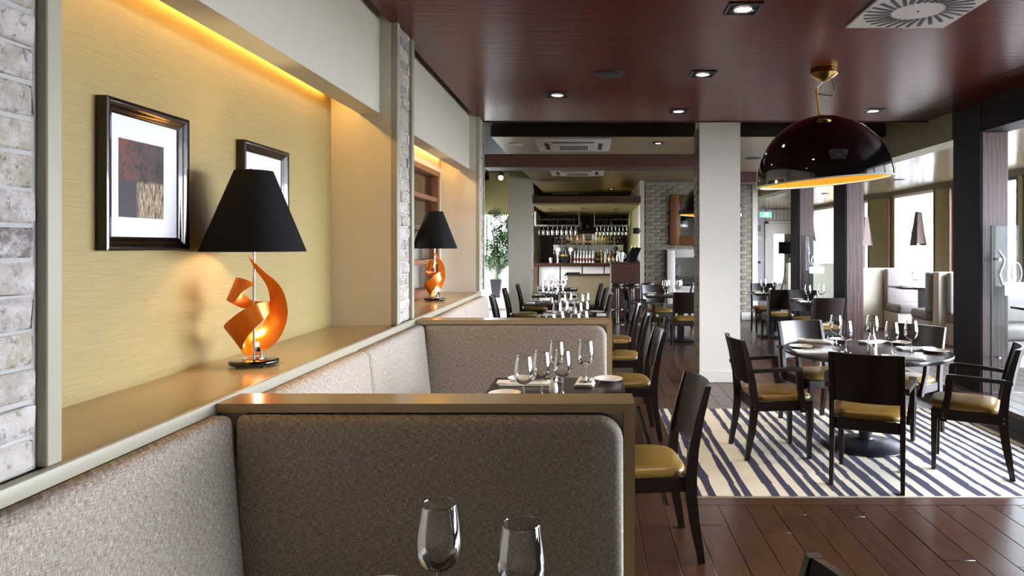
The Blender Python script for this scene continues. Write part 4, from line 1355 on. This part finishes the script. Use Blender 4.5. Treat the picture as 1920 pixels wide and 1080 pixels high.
plate((1.93, 4.70, zt), .088, 'white side plate hidden behind the front armchair back', 'white side plates')
napkin((1.645, 5.03, zt), R(4), .30, 'white napkin with cutlery before the pillar side plate of the round table', 'folded napkins')
napkin((1.83, 5.56, zt), R(-32), .26, 'white napkin with cutlery at the rear of the round table', 'folded napkins')
napkin((2.29, 5.52, zt), R(20), .24, 'crumpled white napkin at the rear right of the round table', 'folded napkins', tools=False)
napkin((2.47, 5.15, zt), R(-6), .28, 'white napkin with crossed cutlery at the platform side of the round table', 'folded napkins')
napkin((2.17, 4.74, zt), R(-20), .26, 'white napkin mostly hidden behind the front armchair back', 'folded napkins')
# other tables
def set_table(x, y, w, d, z, where, n=4):
    k = 0
    sp = [(-.14, -.12), (.06, -.10), (-.08, .10), (.12, .12)]
    for i in range(n):
        a, b = sp[i]
        wine_glass((x + a, y + b, z), ORD[i] + ' wine glass, from the ledge side, on ' + where if False else ['front left', 'front right', 'rear left', 'rear right'][i] + ' wine glass on ' + where, GN)
    shaker((x, y, z), 'white shaker on ' + where)
    for s, nm in ((-1, 'left'), (1, 'right')):
        napkin((x + s * (w / 2 - .08), y - .12, z), R(90), .2, 'white napkin at the ' + nm + ' side of ' + where, 'folded napkins', tools=False)
        plate((x + s * (w / 2 - .12), y + .18, z), .08, 'white side plate at the ' + nm + ' side of ' + where, 'white side plates')
set_table(-.195, 5.62, .74, .7, TZ, 'the table just beyond the second divider')
set_table(-.195, 6.68, .74, .66, TZ, 'the second table beyond the second divider')
set_table(-.195, 7.82, .76, .7, TZ, 'the table at the end of the banquette')
for i, (x, y) in enumerate(FAR): set_table(x, y, .72, .7, TZ, 'the ' + ORD[i] + ' far table toward the bar')
set_table(1.30, 10.95, .9, .7, TZ, 'the fireplace table')
set_table(3.17, 9.70, .62, .56, TZ, 'the small table left of the middle post', 2)
set_table(2.98, 11.42, .62, .6, TZ, 'the small table near the chimney breast', 2)
wine_glass((4.94, 10.45, TZ + PZ), 'wine glass on the table between the grey booths', GN)
napkin((4.80, 10.45, TZ + PZ), R(90), .2, 'white napkin on the table between the grey booths', 'folded napkins', tools=False)
mn = empty('menu_card', (5.28, 10.5, TZ + PZ), R(15)); tag(mn, 'upright white menu card on the table between the grey booths', 'menu')
mb().box(-.07, -.003, .0, .07, .003, .21).build('card', M['mat'], mn); mb().box(-.08, -.03, 0, .08, .03, .008).build('foot', M['black'], mn)

# ================================================================== BAR, FIREPLACE, FAR END
# bar canopy
bc = structure(mb().box(-1.22, 14.21, 2.37, 1.0, 20.0, 2.46).build('ceiling_bar', plain('olive_canopy_paint', (164, 150, 98), .35)))
structure(mb().box(.98, 14.6, 0, 1.10, 20.6, 2.86).build('wall_bar_right', M['olive']))
structure(mb().box(-1.69, 16.78, 0, -1.46, 20.6, ROOF).build('wall_bar_left', M['paint']))
# front bar
fb = empty('bar_counter', (0, 16.9, 0)); tag(fb, 'long bar with white panelled front and dark wooden top', 'bar')
mb().bbox(-1.455, -.12, 1.03, .975, .50, 1.10, .004, 1).build('worktop', M['bar_wood'], fb)
mb().box(-1.45, .03, 0, .97, .45, 1.03).build('carcass', M['black'], fb)
for i in range(5):
    a = -1.45 + .12 + (i - 1) * .545
    mb().bbox(max(-1.448, a + .014), 0, .10, min(.965, a + .531), .03, 1.015, .004, 1).build('front_panel', M['white_lam'], fb)
mb().box(-1.45, .02, 0, .97, .035, .10).build('kickboard', M['bar_wood'], fb)
# station desk
sd = empty('waiter_station', (-.09, 16.0, 0)); tag(sd, 'beige service desk with dark top in front of the bar', 'desk')
mb().box(-.535, 0, .13, .535, .5, .83).build('cabinet', M['desk'], sd)
mb().bbox(-.56, -.02, .83, .56, .52, .855, .004, 1).build('worktop', M['dark_wood'], sd)
mb().bbox(-.54, -.012, 0, .54, .5, .13, .004, 1).build('skirting', M['white_paint'], sd)
mb().box(-.52, .05, .855, -.20, .4, .89).build('raised_tray', M['navy_black'], sd)
# tall wooden cabinet
tc_ = empty('wooden_counter_end', (.66, 13.7, 0)); tag(tc_, 'tall dark oak counter end with stools before it, right of the bar', 'cabinet')
mb().bbox(-.275, 0, .06, .275, .95, 1.16, .004, 1).build('carcass', M['cab_wood'], tc_)
mb().bbox(-.285, -.012, 1.16, .29, .96, 1.195, .004, 1).build('worktop', M['bar_wood'], tc_)
mb().box(-.27, .012, 0, .27, .94, .06).build('plinth', M['black'], tc_)
mb().box(-.278, -.004, .16, .278, 0, .17).build('foot_rail', M['chrome'], tc_)
# stools
so = empty('bar_stool', (.50, 13.3, 0))
mb().lathe([(0, 0), (.145, 0), (.145, .008), (.05, .022), (.03, .03), (0, .03)], 32).build('base', M['chrome'], so)
mb().tube([(0, 0, .03), (0, 0, .70)], .028, 16).build('pole', M['chrome'], so)
mb().lathe([(.0, .70), (.13, .70), (.138, .715), (.138, .735), (.13, .74), (0, .74)], 32).build('seat_frame', M['chrome'], so)
mb().lathe([(.13, .74), (.136, .76), (.13, .785), (.10, .795), (0, .797)], 32).build('seat', M['dark_wood'], so)
mb().tube([(.11 * math.cos(a), .11 * math.sin(a), .28) for a in [k * 2 * PI / 16 for k in range(17)]], .008, 8).build('foot_ring', M['chrome'], so)
tag(so, 'chrome bar stool before the tall oak counter, nearest the bar', 'stool', 'chrome bar stools')
dup(so, (.80, 13.3, 0), .3, 'chrome bar stool before the tall oak counter, second from the bar')
dup(so, (1.10, 13.45, 0), .8, 'chrome bar stool at the corner of the brick chimney breast')
# point of sale, jug, speaker, dark bottles on the counter end
ps = empty('till_monitor', (.80, 14.0, 1.195), R(-20)); tag(ps, 'dark slanted till screen on the tall oak counter', 'till')
mb().loft([[(-.10, -.02, .01), (.10, -.02, .01), (.10, .03, .01), (-.10, .03, .01)], [(.0, .05, .29), (.2, .05, .29), (.2, .09, .29), (.0, .09, .29)]]).build('screen', M['navy_black'], ps)
mb().bbox(-.08, .0, 0, .12, .16, .02, .004, 1).build('stand', M['black'], ps)
mb().tube([(.02, .06, .02), (.06, .08, .14)], .02, 8).build('neck', M['black'], ps)
jg = empty('white_jug', (.60, 13.95, 1.195)); tag(jg, 'white tapered jug on the tall oak counter', 'jug')
mb().lathe([(0, 0), (.035, 0), (.045, .08), (.062, .15), (.06, .195), (.052, .2), (.05, .15), (0, .14)], 24).build('body', M['china'], jg)
mb().tube([(.055, 0, .17), (.09, 0, .15), (.085, 0, .09), (.048, 0, .07)], .007, 8).build('handle', M['china'], jg)
sk = empty('wall_speaker', (.90, 13.93, 1.83)); tag(sk, 'small black box speaker fixed beside the glass rack at the brick corner', 'speaker')
mb().bbox(-.065, -.06, -.06, .065, .05, .06, .006, 2).build('cabinet', M['black'], sk); mb().box(.065, -.02, -.02, .09, .02, .02).build('bracket', M['black'], sk)

# back bar
bb = empty('back_bar', (0, 19.3, 0)); tag(bb, 'dark wooden back bar with a mirrored arch of bottles', 'back bar')
def arch(w, z0, zs, zt, n=14):
    pts = [(-w, z0)] + [(-w * math.cos(PI * k / n) if True else 0, zs + (zt - zs) * math.sin(PI * k / n)) for k in range(n + 1)] + [(w, z0)]
    return pts
AX = -.11; AW = 1.02
left = [(-1.45, .0), (AX - AW, .0), (AX - AW, 1.70)] + [(AX - AW * math.cos(PI * k / 16), 1.70 + .17 * math.sin(PI * k / 16)) for k in range(1, 9)] + [(AX, 1.95), (-1.45, 1.95)]
right = [(AX, 1.95), (AX, 1.87)] + [(AX - AW * math.cos(PI * k / 16), 1.70 + .17 * math.sin(PI * k / 16)) for k in range(9, 17)] + [(AX + AW, 0), (.97, 0), (.97, 1.95)]
mb().prism(left, 'y', 0, .06).build('arched_front', M['bar_wood'], bb)
mb().prism(right, 'y', 0, .06).build('arched_front', M['bar_wood'], bb)
mb().box(-1.45, .38, 0, .97, .42, 2.37).build('back_board', M['bar_wood'], bb)
mb().box(AX - AW, .365, 1.0, AX + AW, .378, 1.92).build('mirror', M['mirror'], bb)
mb().box(AX - AW - .1, .061, 1.04, AX + AW + .05, .36, 1.075).build('shelf', M['bar_wood'], bb)
mb().box(AX - AW, .12, 1.535, AX + AW, .36, 1.555).build('shelf', M['pane'], bb)
mb().box(-1.45, -.02, 1.95, .97, .40, 1.985).build('shelf', M['bar_wood'], bb)
for i in range(6):
    u = -1.43 + i * .46
    mb().box(u - .012, -.01, 1.985, u + .012, .38, 2.36).build('upright', M['hatch_wood'], bb)
mb().box(AX - .012, .05, 1.075, AX + .012, .07, 1.86).build('glazing_bar', M['white_paint'], bb)
mb().box(AX - .5, .07, 1.90, AX + .5, .1, 1.93).build('light_strip', glow('back_bar_strip', (1, .86, .6), 12), bb)
# bottles
def bottle_mesh(kind):
    return {'wine': [(0, 0), (.036, 0), (.037, .01), (.037, .17), (.034, .19), (.015, .22), (.0125, .235), (.0125, .29), (.0145, .292), (.0145, .3), (0, .3)],
            'spirit': [(0, 0), (.042, 0), (.043, .01), (.043, .15), (.036, .175), (.015, .195), (.013, .21), (.013, .245), (.016, .247), (.016, .265), (0, .265)],
            'slim': [(0, 0), (.031, 0), (.032, .01), (.030, .15), (.022, .2), (.012, .23), (.011, .28), (.014, .282), (.014, .30), (0, .30)]}[kind]
BC = {'green': (28, 70, 34), 'amber': (150, 88, 24), 'clear': (214, 220, 216), 'dark': (26, 20, 18), 'white': (236, 234, 228), 'yellow': (190, 170, 60), 'red': (120, 30, 26)}
bm_ = {k: plain(k + '_bottle_glass', c, .12, noise=0) for k, c in BC.items()}
lab = plain('cream_bottle_label', (220, 210, 186), .6)
bp = {}
def bottle(loc, kind, col, label, group):
    if (kind, col) not in bp:
        o = empty('bottle')
        mb().lathe(bottle_mesh(kind), 14).build('body', bm_[col], o)
        r = {'wine': .0375, 'spirit': .0435, 'slim': .0315}[kind]
        mb().lathe([(r, .05), (r + .0006, .05), (r + .0006, .12), (r, .12)], 14).build('label_band', lab if col != 'white' else M['red_wine'], o)
        h = bottle_mesh(kind)[-1][1]
        mb().lathe([(0, h), (.015, h), (.015, h + .02), (0, h + .02)], 10).build('cap', M['black'] if col in ('clear', 'white') else M['brass'], o)
        bp[(kind, col)] = o
    else: o = dup(bp[(kind, col)])
    o.location = loc
    o.rotation_euler = (0, 0, random.uniform(0, 6))
    tag(o, label, 'bottle', group)
rb = random.Random(3)
kinds = list(bottle_mesh.__code__.co_consts[1:2]) and ['wine', 'spirit', 'slim']
seq1 = ['clear', 'dark', 'clear', 'red', 'white', 'clear', 'amber', 'clear', 'amber', 'clear', 'dark', 'dark', 'clear', 'clear', 'yellow', 'clear', 'yellow', 'amber', 'dark', 'clear', 'dark', 'amber']
for i, c in enumerate(seq1):
    x = AX - AW + .07 + i * (2 * AW - .14) / (len(seq1) - 1)
    edge = abs(x - AX) / AW
    bottle((x, 19.3 + .22, 1.556), 'spirit' if edge > .86 or i % 3 else 'slim', c, f'{c} bottle, {ORD[i]} from the left on the upper back bar shelf', 'bottles on the upper back bar shelf')
seq2 = ['clear', 'amber', 'dark', 'amber', 'clear', 'green', 'clear', 'red', 'dark', 'amber', 'clear', 'white', 'dark', 'amber', 'dark', 'yellow', 'green', 'green', 'clear', 'dark', 'green', 'green']
for i, c in enumerate(seq2):
    x = AX - AW + .06 + i * (2 * AW - .12) / (len(seq2) - 1)
    bottle((x, 19.3 + .22, 1.0765), ['wine', 'slim', 'spirit'][i % 3] if c != 'green' else 'wine', c, f'{c} bottle, {ORD[i]} from the left on the lower back bar shelf', 'bottles on the lower back bar shelf')
top = ['dark', 'amber', 'dark', 'red', 'dark', 'clear', 'amber', 'dark', 'dark', 'clear', 'dark', 'dark']
for i, c in enumerate(top):
    x = -1.30 + i * .195
    u = (x + 1.43) % .46
    if u < .07 or u > .39: x += .09
    bottle((x, 19.4, 1.986), 'wine', c, f'{c} wine bottle, {ORD[i]} from the left in the top compartments of the back bar', 'bottles in the top compartments')
for i in range(7):
    bottle((-.42 + i * .075, 16.95, 1.1005), 'slim', 'white', f'white bottle, {ORD[i]} from the left in the row on the bar top', 'white bottles on the bar top')
for i, c in enumerate(('dark', 'yellow', 'clear', 'amber', 'dark', 'clear')):
    bottle((.14 + i * .10, 17.05, 1.1005), ['spirit', 'slim', 'wine'][i % 3], c, f'{c} bottle, {ORD[i]} from the left on the bar top behind the oak counter', 'bottles at the end of the bar top')
for i in range(4):
    bottle((.885 + (i % 2) * .085 - .04, 14.3 + (i // 2) * .1, 1.1955), 'wine', 'dark', ['front left', 'front right', 'back left', 'back right'][i] + ' black wine bottle grouped on the oak counter by the brick', 'black wine bottles on the oak counter')
# beer taps, ice bucket, glasses on the bar
for i, x in enumerate((-.84, -.53)):
    t_ = empty('beer_tap', (x, 16.98, 1.10)); tag(t_, ('left' if i == 0 else 'right') + ' tall chrome beer tap with round white badge on the bar', 'beer tap', 'beer taps')
    mb().lathe([(0, 0), (.06, 0), (.06, .012), (.03, .02), (.028, .28), (0, .28)], 20).build('column', M['chrome'], t_)
    mb().tube([(0, -.075, .33), (0, -.045, .33)], .055, 20).build('badge', M['china'], t_)
    mb().tube([(0, 0, .28), (0, -.045, .33)], .02, 10).build('neck', M['chrome'], t_)
    mb().tube([(0, -.02, .2), (0, -.1, .19), (0, -.1, .12)], .012, 8).build('spout', M['chrome'], t_)
ib = empty('fruit_box', (-.69, 16.95, 1.10)); tag(ib, 'black box of oranges and lemons between the beer taps', 'box')
mb().loft([[(-.075, -.07, 0), (.075, -.07, 0), (.075, .07, 0), (-.075, .07, 0)], [(-.09, -.08, .16), (.09, -.08, .16), (.09, .08, .16), (-.09, .08, .16)]]).build('box', M['navy_black'], ib)
for i in range(7):
    x, y = -.06 + (i % 4) * .04, -.04 + (i // 4) * .07
    f = mb().lathe([(.026 * math.cos(a), .026 * math.sin(a)) if abs(math.cos(a)) > 1e-6 else (0, .032 * math.sin(a)) for a in [-PI / 2 + PI * k / 8 for k in range(9)]], 12)
    o = f.build('fruit', plain('citrus_%d' % i, [(230, 140, 40), (226, 190, 60), (90, 130, 50)][i % 3], .5)); o.location = (-.69 + x, 16.95 + y, 1.10 + .185)
    tag(o, ['orange', 'lemon', 'lime'][i % 3] + ', ' + ORD[i] + ' piece in the black fruit box on the bar', 'fruit', 'citrus in the fruit box')
cp = empty('white_beaker', (-1.02, 16.95, 1.10)); tag(cp, 'white flared beaker on the bar left of the beer taps', 'beaker')
mb().lathe([(0, 0), (.035, 0), (.05, .13), (.047, .13), (.033, .006), (0, .006)], 20).build('body', M['china'], cp); mb().lathe([(.05, .13), (.052, .133), (.047, .133)], 20).build('rim', M['chrome'], cp)

# hanging glass racks
def rack(x0, x1, label, n, side):
    r = empty('glass_rack', (0, 16.95, 0)); tag(r, label, 'glass rack', 'hanging glass racks')
    for x in (x0, x1):
        for y in (-.12, .12): mb().tube([(x, y, 2.03), (x, y, 2.37)], .010, 8).build('hanger', M['chrome'], r)
    for y in (-.12, .12): mb().box(x0, y - .012, 2.02, x1, y + .012, 2.04).build('rail', M['chrome'], r)
    for z in (2.17,): mb().tube([(x0, -.12, z), (x1, -.12, z)], .007, 8).build('upper_rail', M['chrome'], r)
    hw = (x1 - x0 - .04) / n / 2 - .0315
    for k in range(n + 1):
        x = x0 + .02 + k * (x1 - x0 - .04) / n
        mb().box(x - hw, -.12, 2.0, x + hw, .12, 2.02).build('runner', M['chrome'], r)
    for k in range(n):
        x = x0 + .02 + (k + .5) * (x1 - x0 - .04) / n
        key = 'hang' + side
        if key not in protos:
            g = empty('hanging_glass')
            if side == 'l':
                mb().lathe([(0, 2.0225), (.037, 2.0218), (.031, 2.0210), (.012, 2.013), (.005, 1.99), (.006, 1.965), (.03, 1.945), (.042, 1.90), (.043, 1.85), (.036, 1.79)], 18).build('bowl', M['glass_hang'], g, fix=False)
            else:
                mb().lathe([(0, 2.0225), (.037, 2.0218), (.031, 2.0210), (.010, 2.013), (.005, 1.98), (.005, 1.91), (.02, 1.895), (.042, 1.87), (.046, 1.84), (.036, 1.79)], 18).build('bowl', M['glass_hang'], g, fix=False)
            mb().lathe([(.0365, 1.79), (.0375, 1.787), (.0355, 1.786)], 18).build('rim', M['glass_hang'], g, fix=False)
            protos[key] = g; o = g
        else: o = dup(protos[key])
        o.location = (x, 16.95, 0)
        tag(o, ORD[k] + ' glass from the left hanging in the ' + ('left' if side == 'l' else 'right') + ' rack over the bar', 'glass', 'glasses hanging over the bar')
M['glass_hang'] = thin_glass('bright_hanging_glass', (.95, .95, .95), .9, .75, .12)
rack(-1.40, -.32, 'chrome glass rack over the left of the bar', 9, 'l')
rack(.06, .93, 'chrome glass rack over the right of the bar', 9, 'r')
for i, (x, y) in enumerate(((-.75, 17.9), (.1, 18.3), (.6, 17.2), (-.95, 15.7), (-.2, 15.3), (.55, 15.7))):  # the nearer row is added to light the bar's white front
    downlight(x, y, 2.37, ORD[i] + ' warm downlight in the canopy over the bar', size=.12, group='bar canopy downlights', energy=45)

# fireplace surround and mirror on the chimney breast
fp = empty('fireplace_surround', (1.525, 13.965, 0)); tag(fp, 'white moulded fireplace surround on the brick chimney breast', 'fireplace')
mb().bbox(0, -.07, 0, .17, -.0, 1.45, .02, 2).build('jamb', M['white_paint'], fp); mb().bbox(1.30, -.07, 0, 1.47, 0, 1.45, .02, 2).build('jamb', M['white_paint'], fp)
mb().bbox(.17, -.07, 1.28, 1.30, 0, 1.45, .02, 2).build('head', M['white_paint'], fp)
mb().bbox(-.012, -.085, 1.43, 1.482, -.0, 1.455, .008, 2).build('moulding', M['white_paint'], fp)
mb().bbox(.17, -.05, .62, 1.30, 0, .70, .008, 2).build('sill', M['white_paint'], fp)
mb().box(.17, -.03, 0, 1.30, 0, .62).build('lower_panel', M['white_paint'], fp)
mb().box(.17, -.022, .74, 1.30, -.006, 1.28).build('fire_glass', M['mirror'], fp)
mb().box(.17, -.03, .70, 1.30, -.004, .74).build('grate_bar', M['black'], fp)
mf = empty('wall_mirror', (1.585, 13.99, 1.53)); tag(mf, 'brown wooden framed mirror above the white fireplace', 'mirror')
for nm, a, b, c, e in (('frame_stile', 0, 0, .20, 1.04), ('frame_stile', 1.1, 0, 1.30, 1.04), ('frame_rail', .20, 0, 1.1, .19), ('frame_rail', .20, .85, 1.1, 1.04)):
    mb().bbox(a, -.05, b, c, -.0, e, .018, 2).build(nm, M['hatch_wood'], mf)
for nm, a, b, c, e in (('inner_bead', .20, .19, .225, .85), ('inner_bead', 1.075, .19, 1.10, .85)): mb().box(a, -.042, b, c, -.01, e).build(nm, M['brass'], mf)
mb().box(.225, -.03, .19, 1.075, -.012, .85).build('glass', M['mirror'], mf)

# plant zone left of the bar
structure(mb().box(-3.45, 16.6, 0, -1.69, 16.75, .22).build('plinth_left', M['paint']))
structure(mb().box(-3.45, 16.75, 0, -1.69, 20.5, .22).build('plinth_left_top', M['white_paint']))
pc = structure(mb().box(-3.45, 17.7, 2.33, -1.69, 18.5, ROOF).build('bulkhead_left', M['olive']))
sc = structure(mb().box(-3.44, 18.55, .22, -1.69, 18.6, 1.2).build('window_10', M['white_paint']))
for i in range(3):
    a = -3.42 + i * .58
    mb().box(a, 18.54, .26, a + .54, 18.55, 1.16).build('panel', M['white_lam'], sc)
for i in range(4): mb().box(-3.44 + i * .58 - .02, 18.55, 1.2, -3.44 + i * .58 + .02, 18.6, 2.34).build('mullion', M['black'], sc)
mb().box(-3.42, 18.57, 1.2, -1.70, 18.576, 2.34).build('pane', M['pane'], sc)
pt = empty('potted_palm', (-2.42, 17.25, .22)); tag(pt, 'tall bamboo like palm in a dark square planter left of the bar', 'plant')
mb().loft([[(-.09, -.09, 0), (.09, -.09, 0), (.09, .09, 0), (-.09, .09, 0)], [(-.14, -.14, .46), (.14, -.14, .46), (.14, .14, .46), (-.14, .14, .46)], [(-.125, -.125, .46), (.125, -.125, .46), (.125, .125, .46), (-.125, .125, .46)], [(-.12, -.12, .42), (.12, -.12, .42), (.12, .12, .42), (-.12, .12, .42)]]).build('planter', M['terracotta'], pt)
rp = random.Random(9)
fan = mb()
for k in range(8):
    a = -1.25 + 2.5 * k / 7
    L = .30 * (1 - .25 * abs(a) / 1.25); dx, dz = math.sin(a), math.cos(a)
    w = .016
    nx, nz = dz, -dx
    fan.add([(0, 0, 0), (dx * L * .5 + nx * w, -.03, dz * L * .5 + nz * w), (dx * L, .05 + .02, dz * L - .06 * abs(dx)), (dx * L * .5 - nx * w, -.03, dz * L * .5 - nz * w)], [(0, 1, 2, 3)])
fan0 = None
for k in range(11):
    a = rp.uniform(0, 2 * PI); r = rp.uniform(.02, .09); H = rp.uniform(1.2, 2.1)
    bx, by = r * math.cos(a), r * math.sin(a)
    tx, ty = bx + rp.uniform(-.3, .42), by + rp.uniform(-.12, .16)
    pts = [Vector((bx, by, .40)), Vector((bx + (tx - bx) * .3, by + (ty - by) * .3, .40 + (H - .40) * .5)), Vector((tx, ty, H))]
    mb().tube(pts, .011, 6).build('stem', M['leaf'], pt)
    for j in range(14):
        f = rp.uniform(.28, 1.0)
        p = pts[0].lerp(pts[2], f)
        q = p + Vector((rp.uniform(-.2, .2), rp.uniform(-.15, .15), rp.uniform(-.02, .14)))
        if fan0 is None: fan0 = fan.build('leaf', M['leaf'], pt, fix=False, smooth=False); o = fan0
        else: o = copy_part(fan0, (0, 0, 0))
        o.location = q; o.rotation_euler = (rp.uniform(-.7, .9), rp.uniform(-1.9, 1.9), rp.uniform(0, 6.3)); s = rp.uniform(.75, 1.15); o.scale = (s, s, s)

# far end of the window side: door, transom, exit sign, tripod lamp
structure(mb().box(3.4, 19.6, 0, WX, 19.7, 2.58).build('wall_far_right', plain('pale_mural_wall', (196, 192, 206), .6, noise=.1)))
dr = empty('door_1', (5.02, 19.58, .16)); structure(dr)
mb().box(-.06, -.03, 0, .03, .02, 2.06).build('door_frame', M['white_paint'], dr); mb().box(.87, -.03, 0, .96, .02, 2.06).build('door_frame', M['white_paint'], dr); mb().box(-.06, -.03, 2.0, .96, .02, 2.08).build('door_frame', M['white_paint'], dr)
dl = mb(); dl.box(.035, -.02, 0, .18, .015, 1.99); dl.box(.72, -.02, 0, .865, .015, 1.99); dl.box(.18, -.02, 1.7, .72, .015, 1.99); dl.box(.18, -.02, 0, .72, .015, .25); dl.build('leaf', M['white_lam'], dr)
mb().box(.18, -.005, .25, .72, .002, 1.7).build('pane', M['mirror'], dr)
mb().tube([(.79, -.05, .95), (.79, -.05, 1.15)], .012, 8).build('handle', M['chrome'], dr)
tr_ = empty('slatted_transom', (4.98, 19.585, 2.26)); tag(tr_, 'white slatted panel above the white door at the far end', 'panel')
for i in range(9): mb().box(i * .105, -.02, 0, i * .105 + .09, .01, .30).build('slat', M['white_paint'], tr_)
mb().box(-.01, .011, -.01, .96, .014, .31).build('backing', M['black'], tr_)
ex = empty('exit_sign', (4.32, 17.0, 2.30)); tag(ex, 'green exit sign with a white running figure hanging by the far door', 'exit sign')
mb().bbox(-.15, -.012, -.07, .15, .012, .07, .004, 1).build('panel', M['exit_green'], ex)
fg = mb()
fg.lathe([(0, -.014), (.014, -.014)], 12); fg.v = [(v[0] - .03, -.0135, v[1] + .042) for v in fg.v]
for (a, b, w) in (((-.03, .028), (-.04, -.012), .011), ((-.04, -.012), (-.018, -.03), .007), ((-.018, -.03), (-.022, -.055), .007), ((-.04, -.012), (-.06, -.034), .007), ((-.06, -.034), (-.082, -.036), .006), ((-.034, .02), (-.008, .006), .006), ((-.034, .02), (-.06, .006), .006)):
    A, B = Vector((a[0], 0, a[1])), Vector((b[0], 0, b[1])); D = (B - A).normalized(); N = Vector((-D.z, 0, D.x)) * w
    fg.add([(v.x, -.0135, v.z) for v in (A - N, B - N, B + N, A + N)], [(0, 1, 2, 3)])
fg.add([(.02, -.0135, -.055), (.075, -.0135, -.055), (.075, -.0135, .055), (.02, -.0135, .055)], [(0, 1, 2, 3)])
fg.build('running_figure', M['exit_white'], ex, fix=False)
for s in (-.1, .1): mb().tube([(s, 0, .07), (s, 0, .28)], .004, 6).build('hanger', M['chrome'], ex)
tl = empty('tripod_lamp', (4.85, 16.6, PZ)); tag(tl, 'tripod floor lamp with black drum shade by the far door', 'lamp')
mb().lathe([(.30, 1.46), (.30, 1.17), (.295, 1.17), (.295, 1.46)], 40).build('shade', M['shade_out'], tl)
for k in range(3):
    a = -PI / 2 + .35 + k * 2 * PI / 3
    mb().tube([(.05 * math.cos(a), .05 * math.sin(a), 1.10), (.30 * math.cos(a), .30 * math.sin(a), 0)], .02, 10).build('leg', M['black'], tl)
mb().lathe([(0, 1.08), (.07, 1.08), (.07, 1.12), (.015, 1.13), (.015, 1.3), (0, 1.3)], 16).build('head', M['black'], tl)
for k in range(3):
    a = k * 2 * PI / 3
    mb().tube([(0, 0, 1.29), (.296 * math.cos(a), .296 * math.sin(a), 1.42)], .004, 6).build('shade_spoke', M['chrome'], tl)
tag(mb().tube(catmull([Vector((4.8, 16.35, PZ + .006)), Vector((4.2, 15.2, PZ + .006)), Vector((3.75, 14.9, PZ + .006))], 10), .006, 6).build('lamp_cable', M['black']), 'thin black cable on the floor running from the tripod lamp', 'cable')
for i, (z, h, w, m, nm, lb) in enumerate(((1.94, .17, .10, M['olive_dark'], 'wall_plaque', 'small dark square on the pale mural wall beside the exit sign'), (1.68, .12, .13, M['white_paint'], 'wall_notice', 'small white notice on the pale mural wall'), (1.02, .07, .09, M['speaker'], 'wall_switch', 'grey switch plate low on the pale mural wall'))):
    tag(mb().bbox(4.74, 19.575, z, 4.74 + w, 19.598, z + h, .004, 1).build(nm, m), lb, nm.split('_')[1])
mu = empty('mural_roundel', (4.86, 19.595, 1.42)); tag(mu, 'pale circular line motif on the mural wall beside the far door', 'mural')
for r in (.1, .2, .3): mb().tube([(r * math.cos(a * PI / 16), -.004, r * math.sin(a * PI / 16) * 1.1) for a in range(33)], .012, 6).build('ring', M['white_paint'], mu)
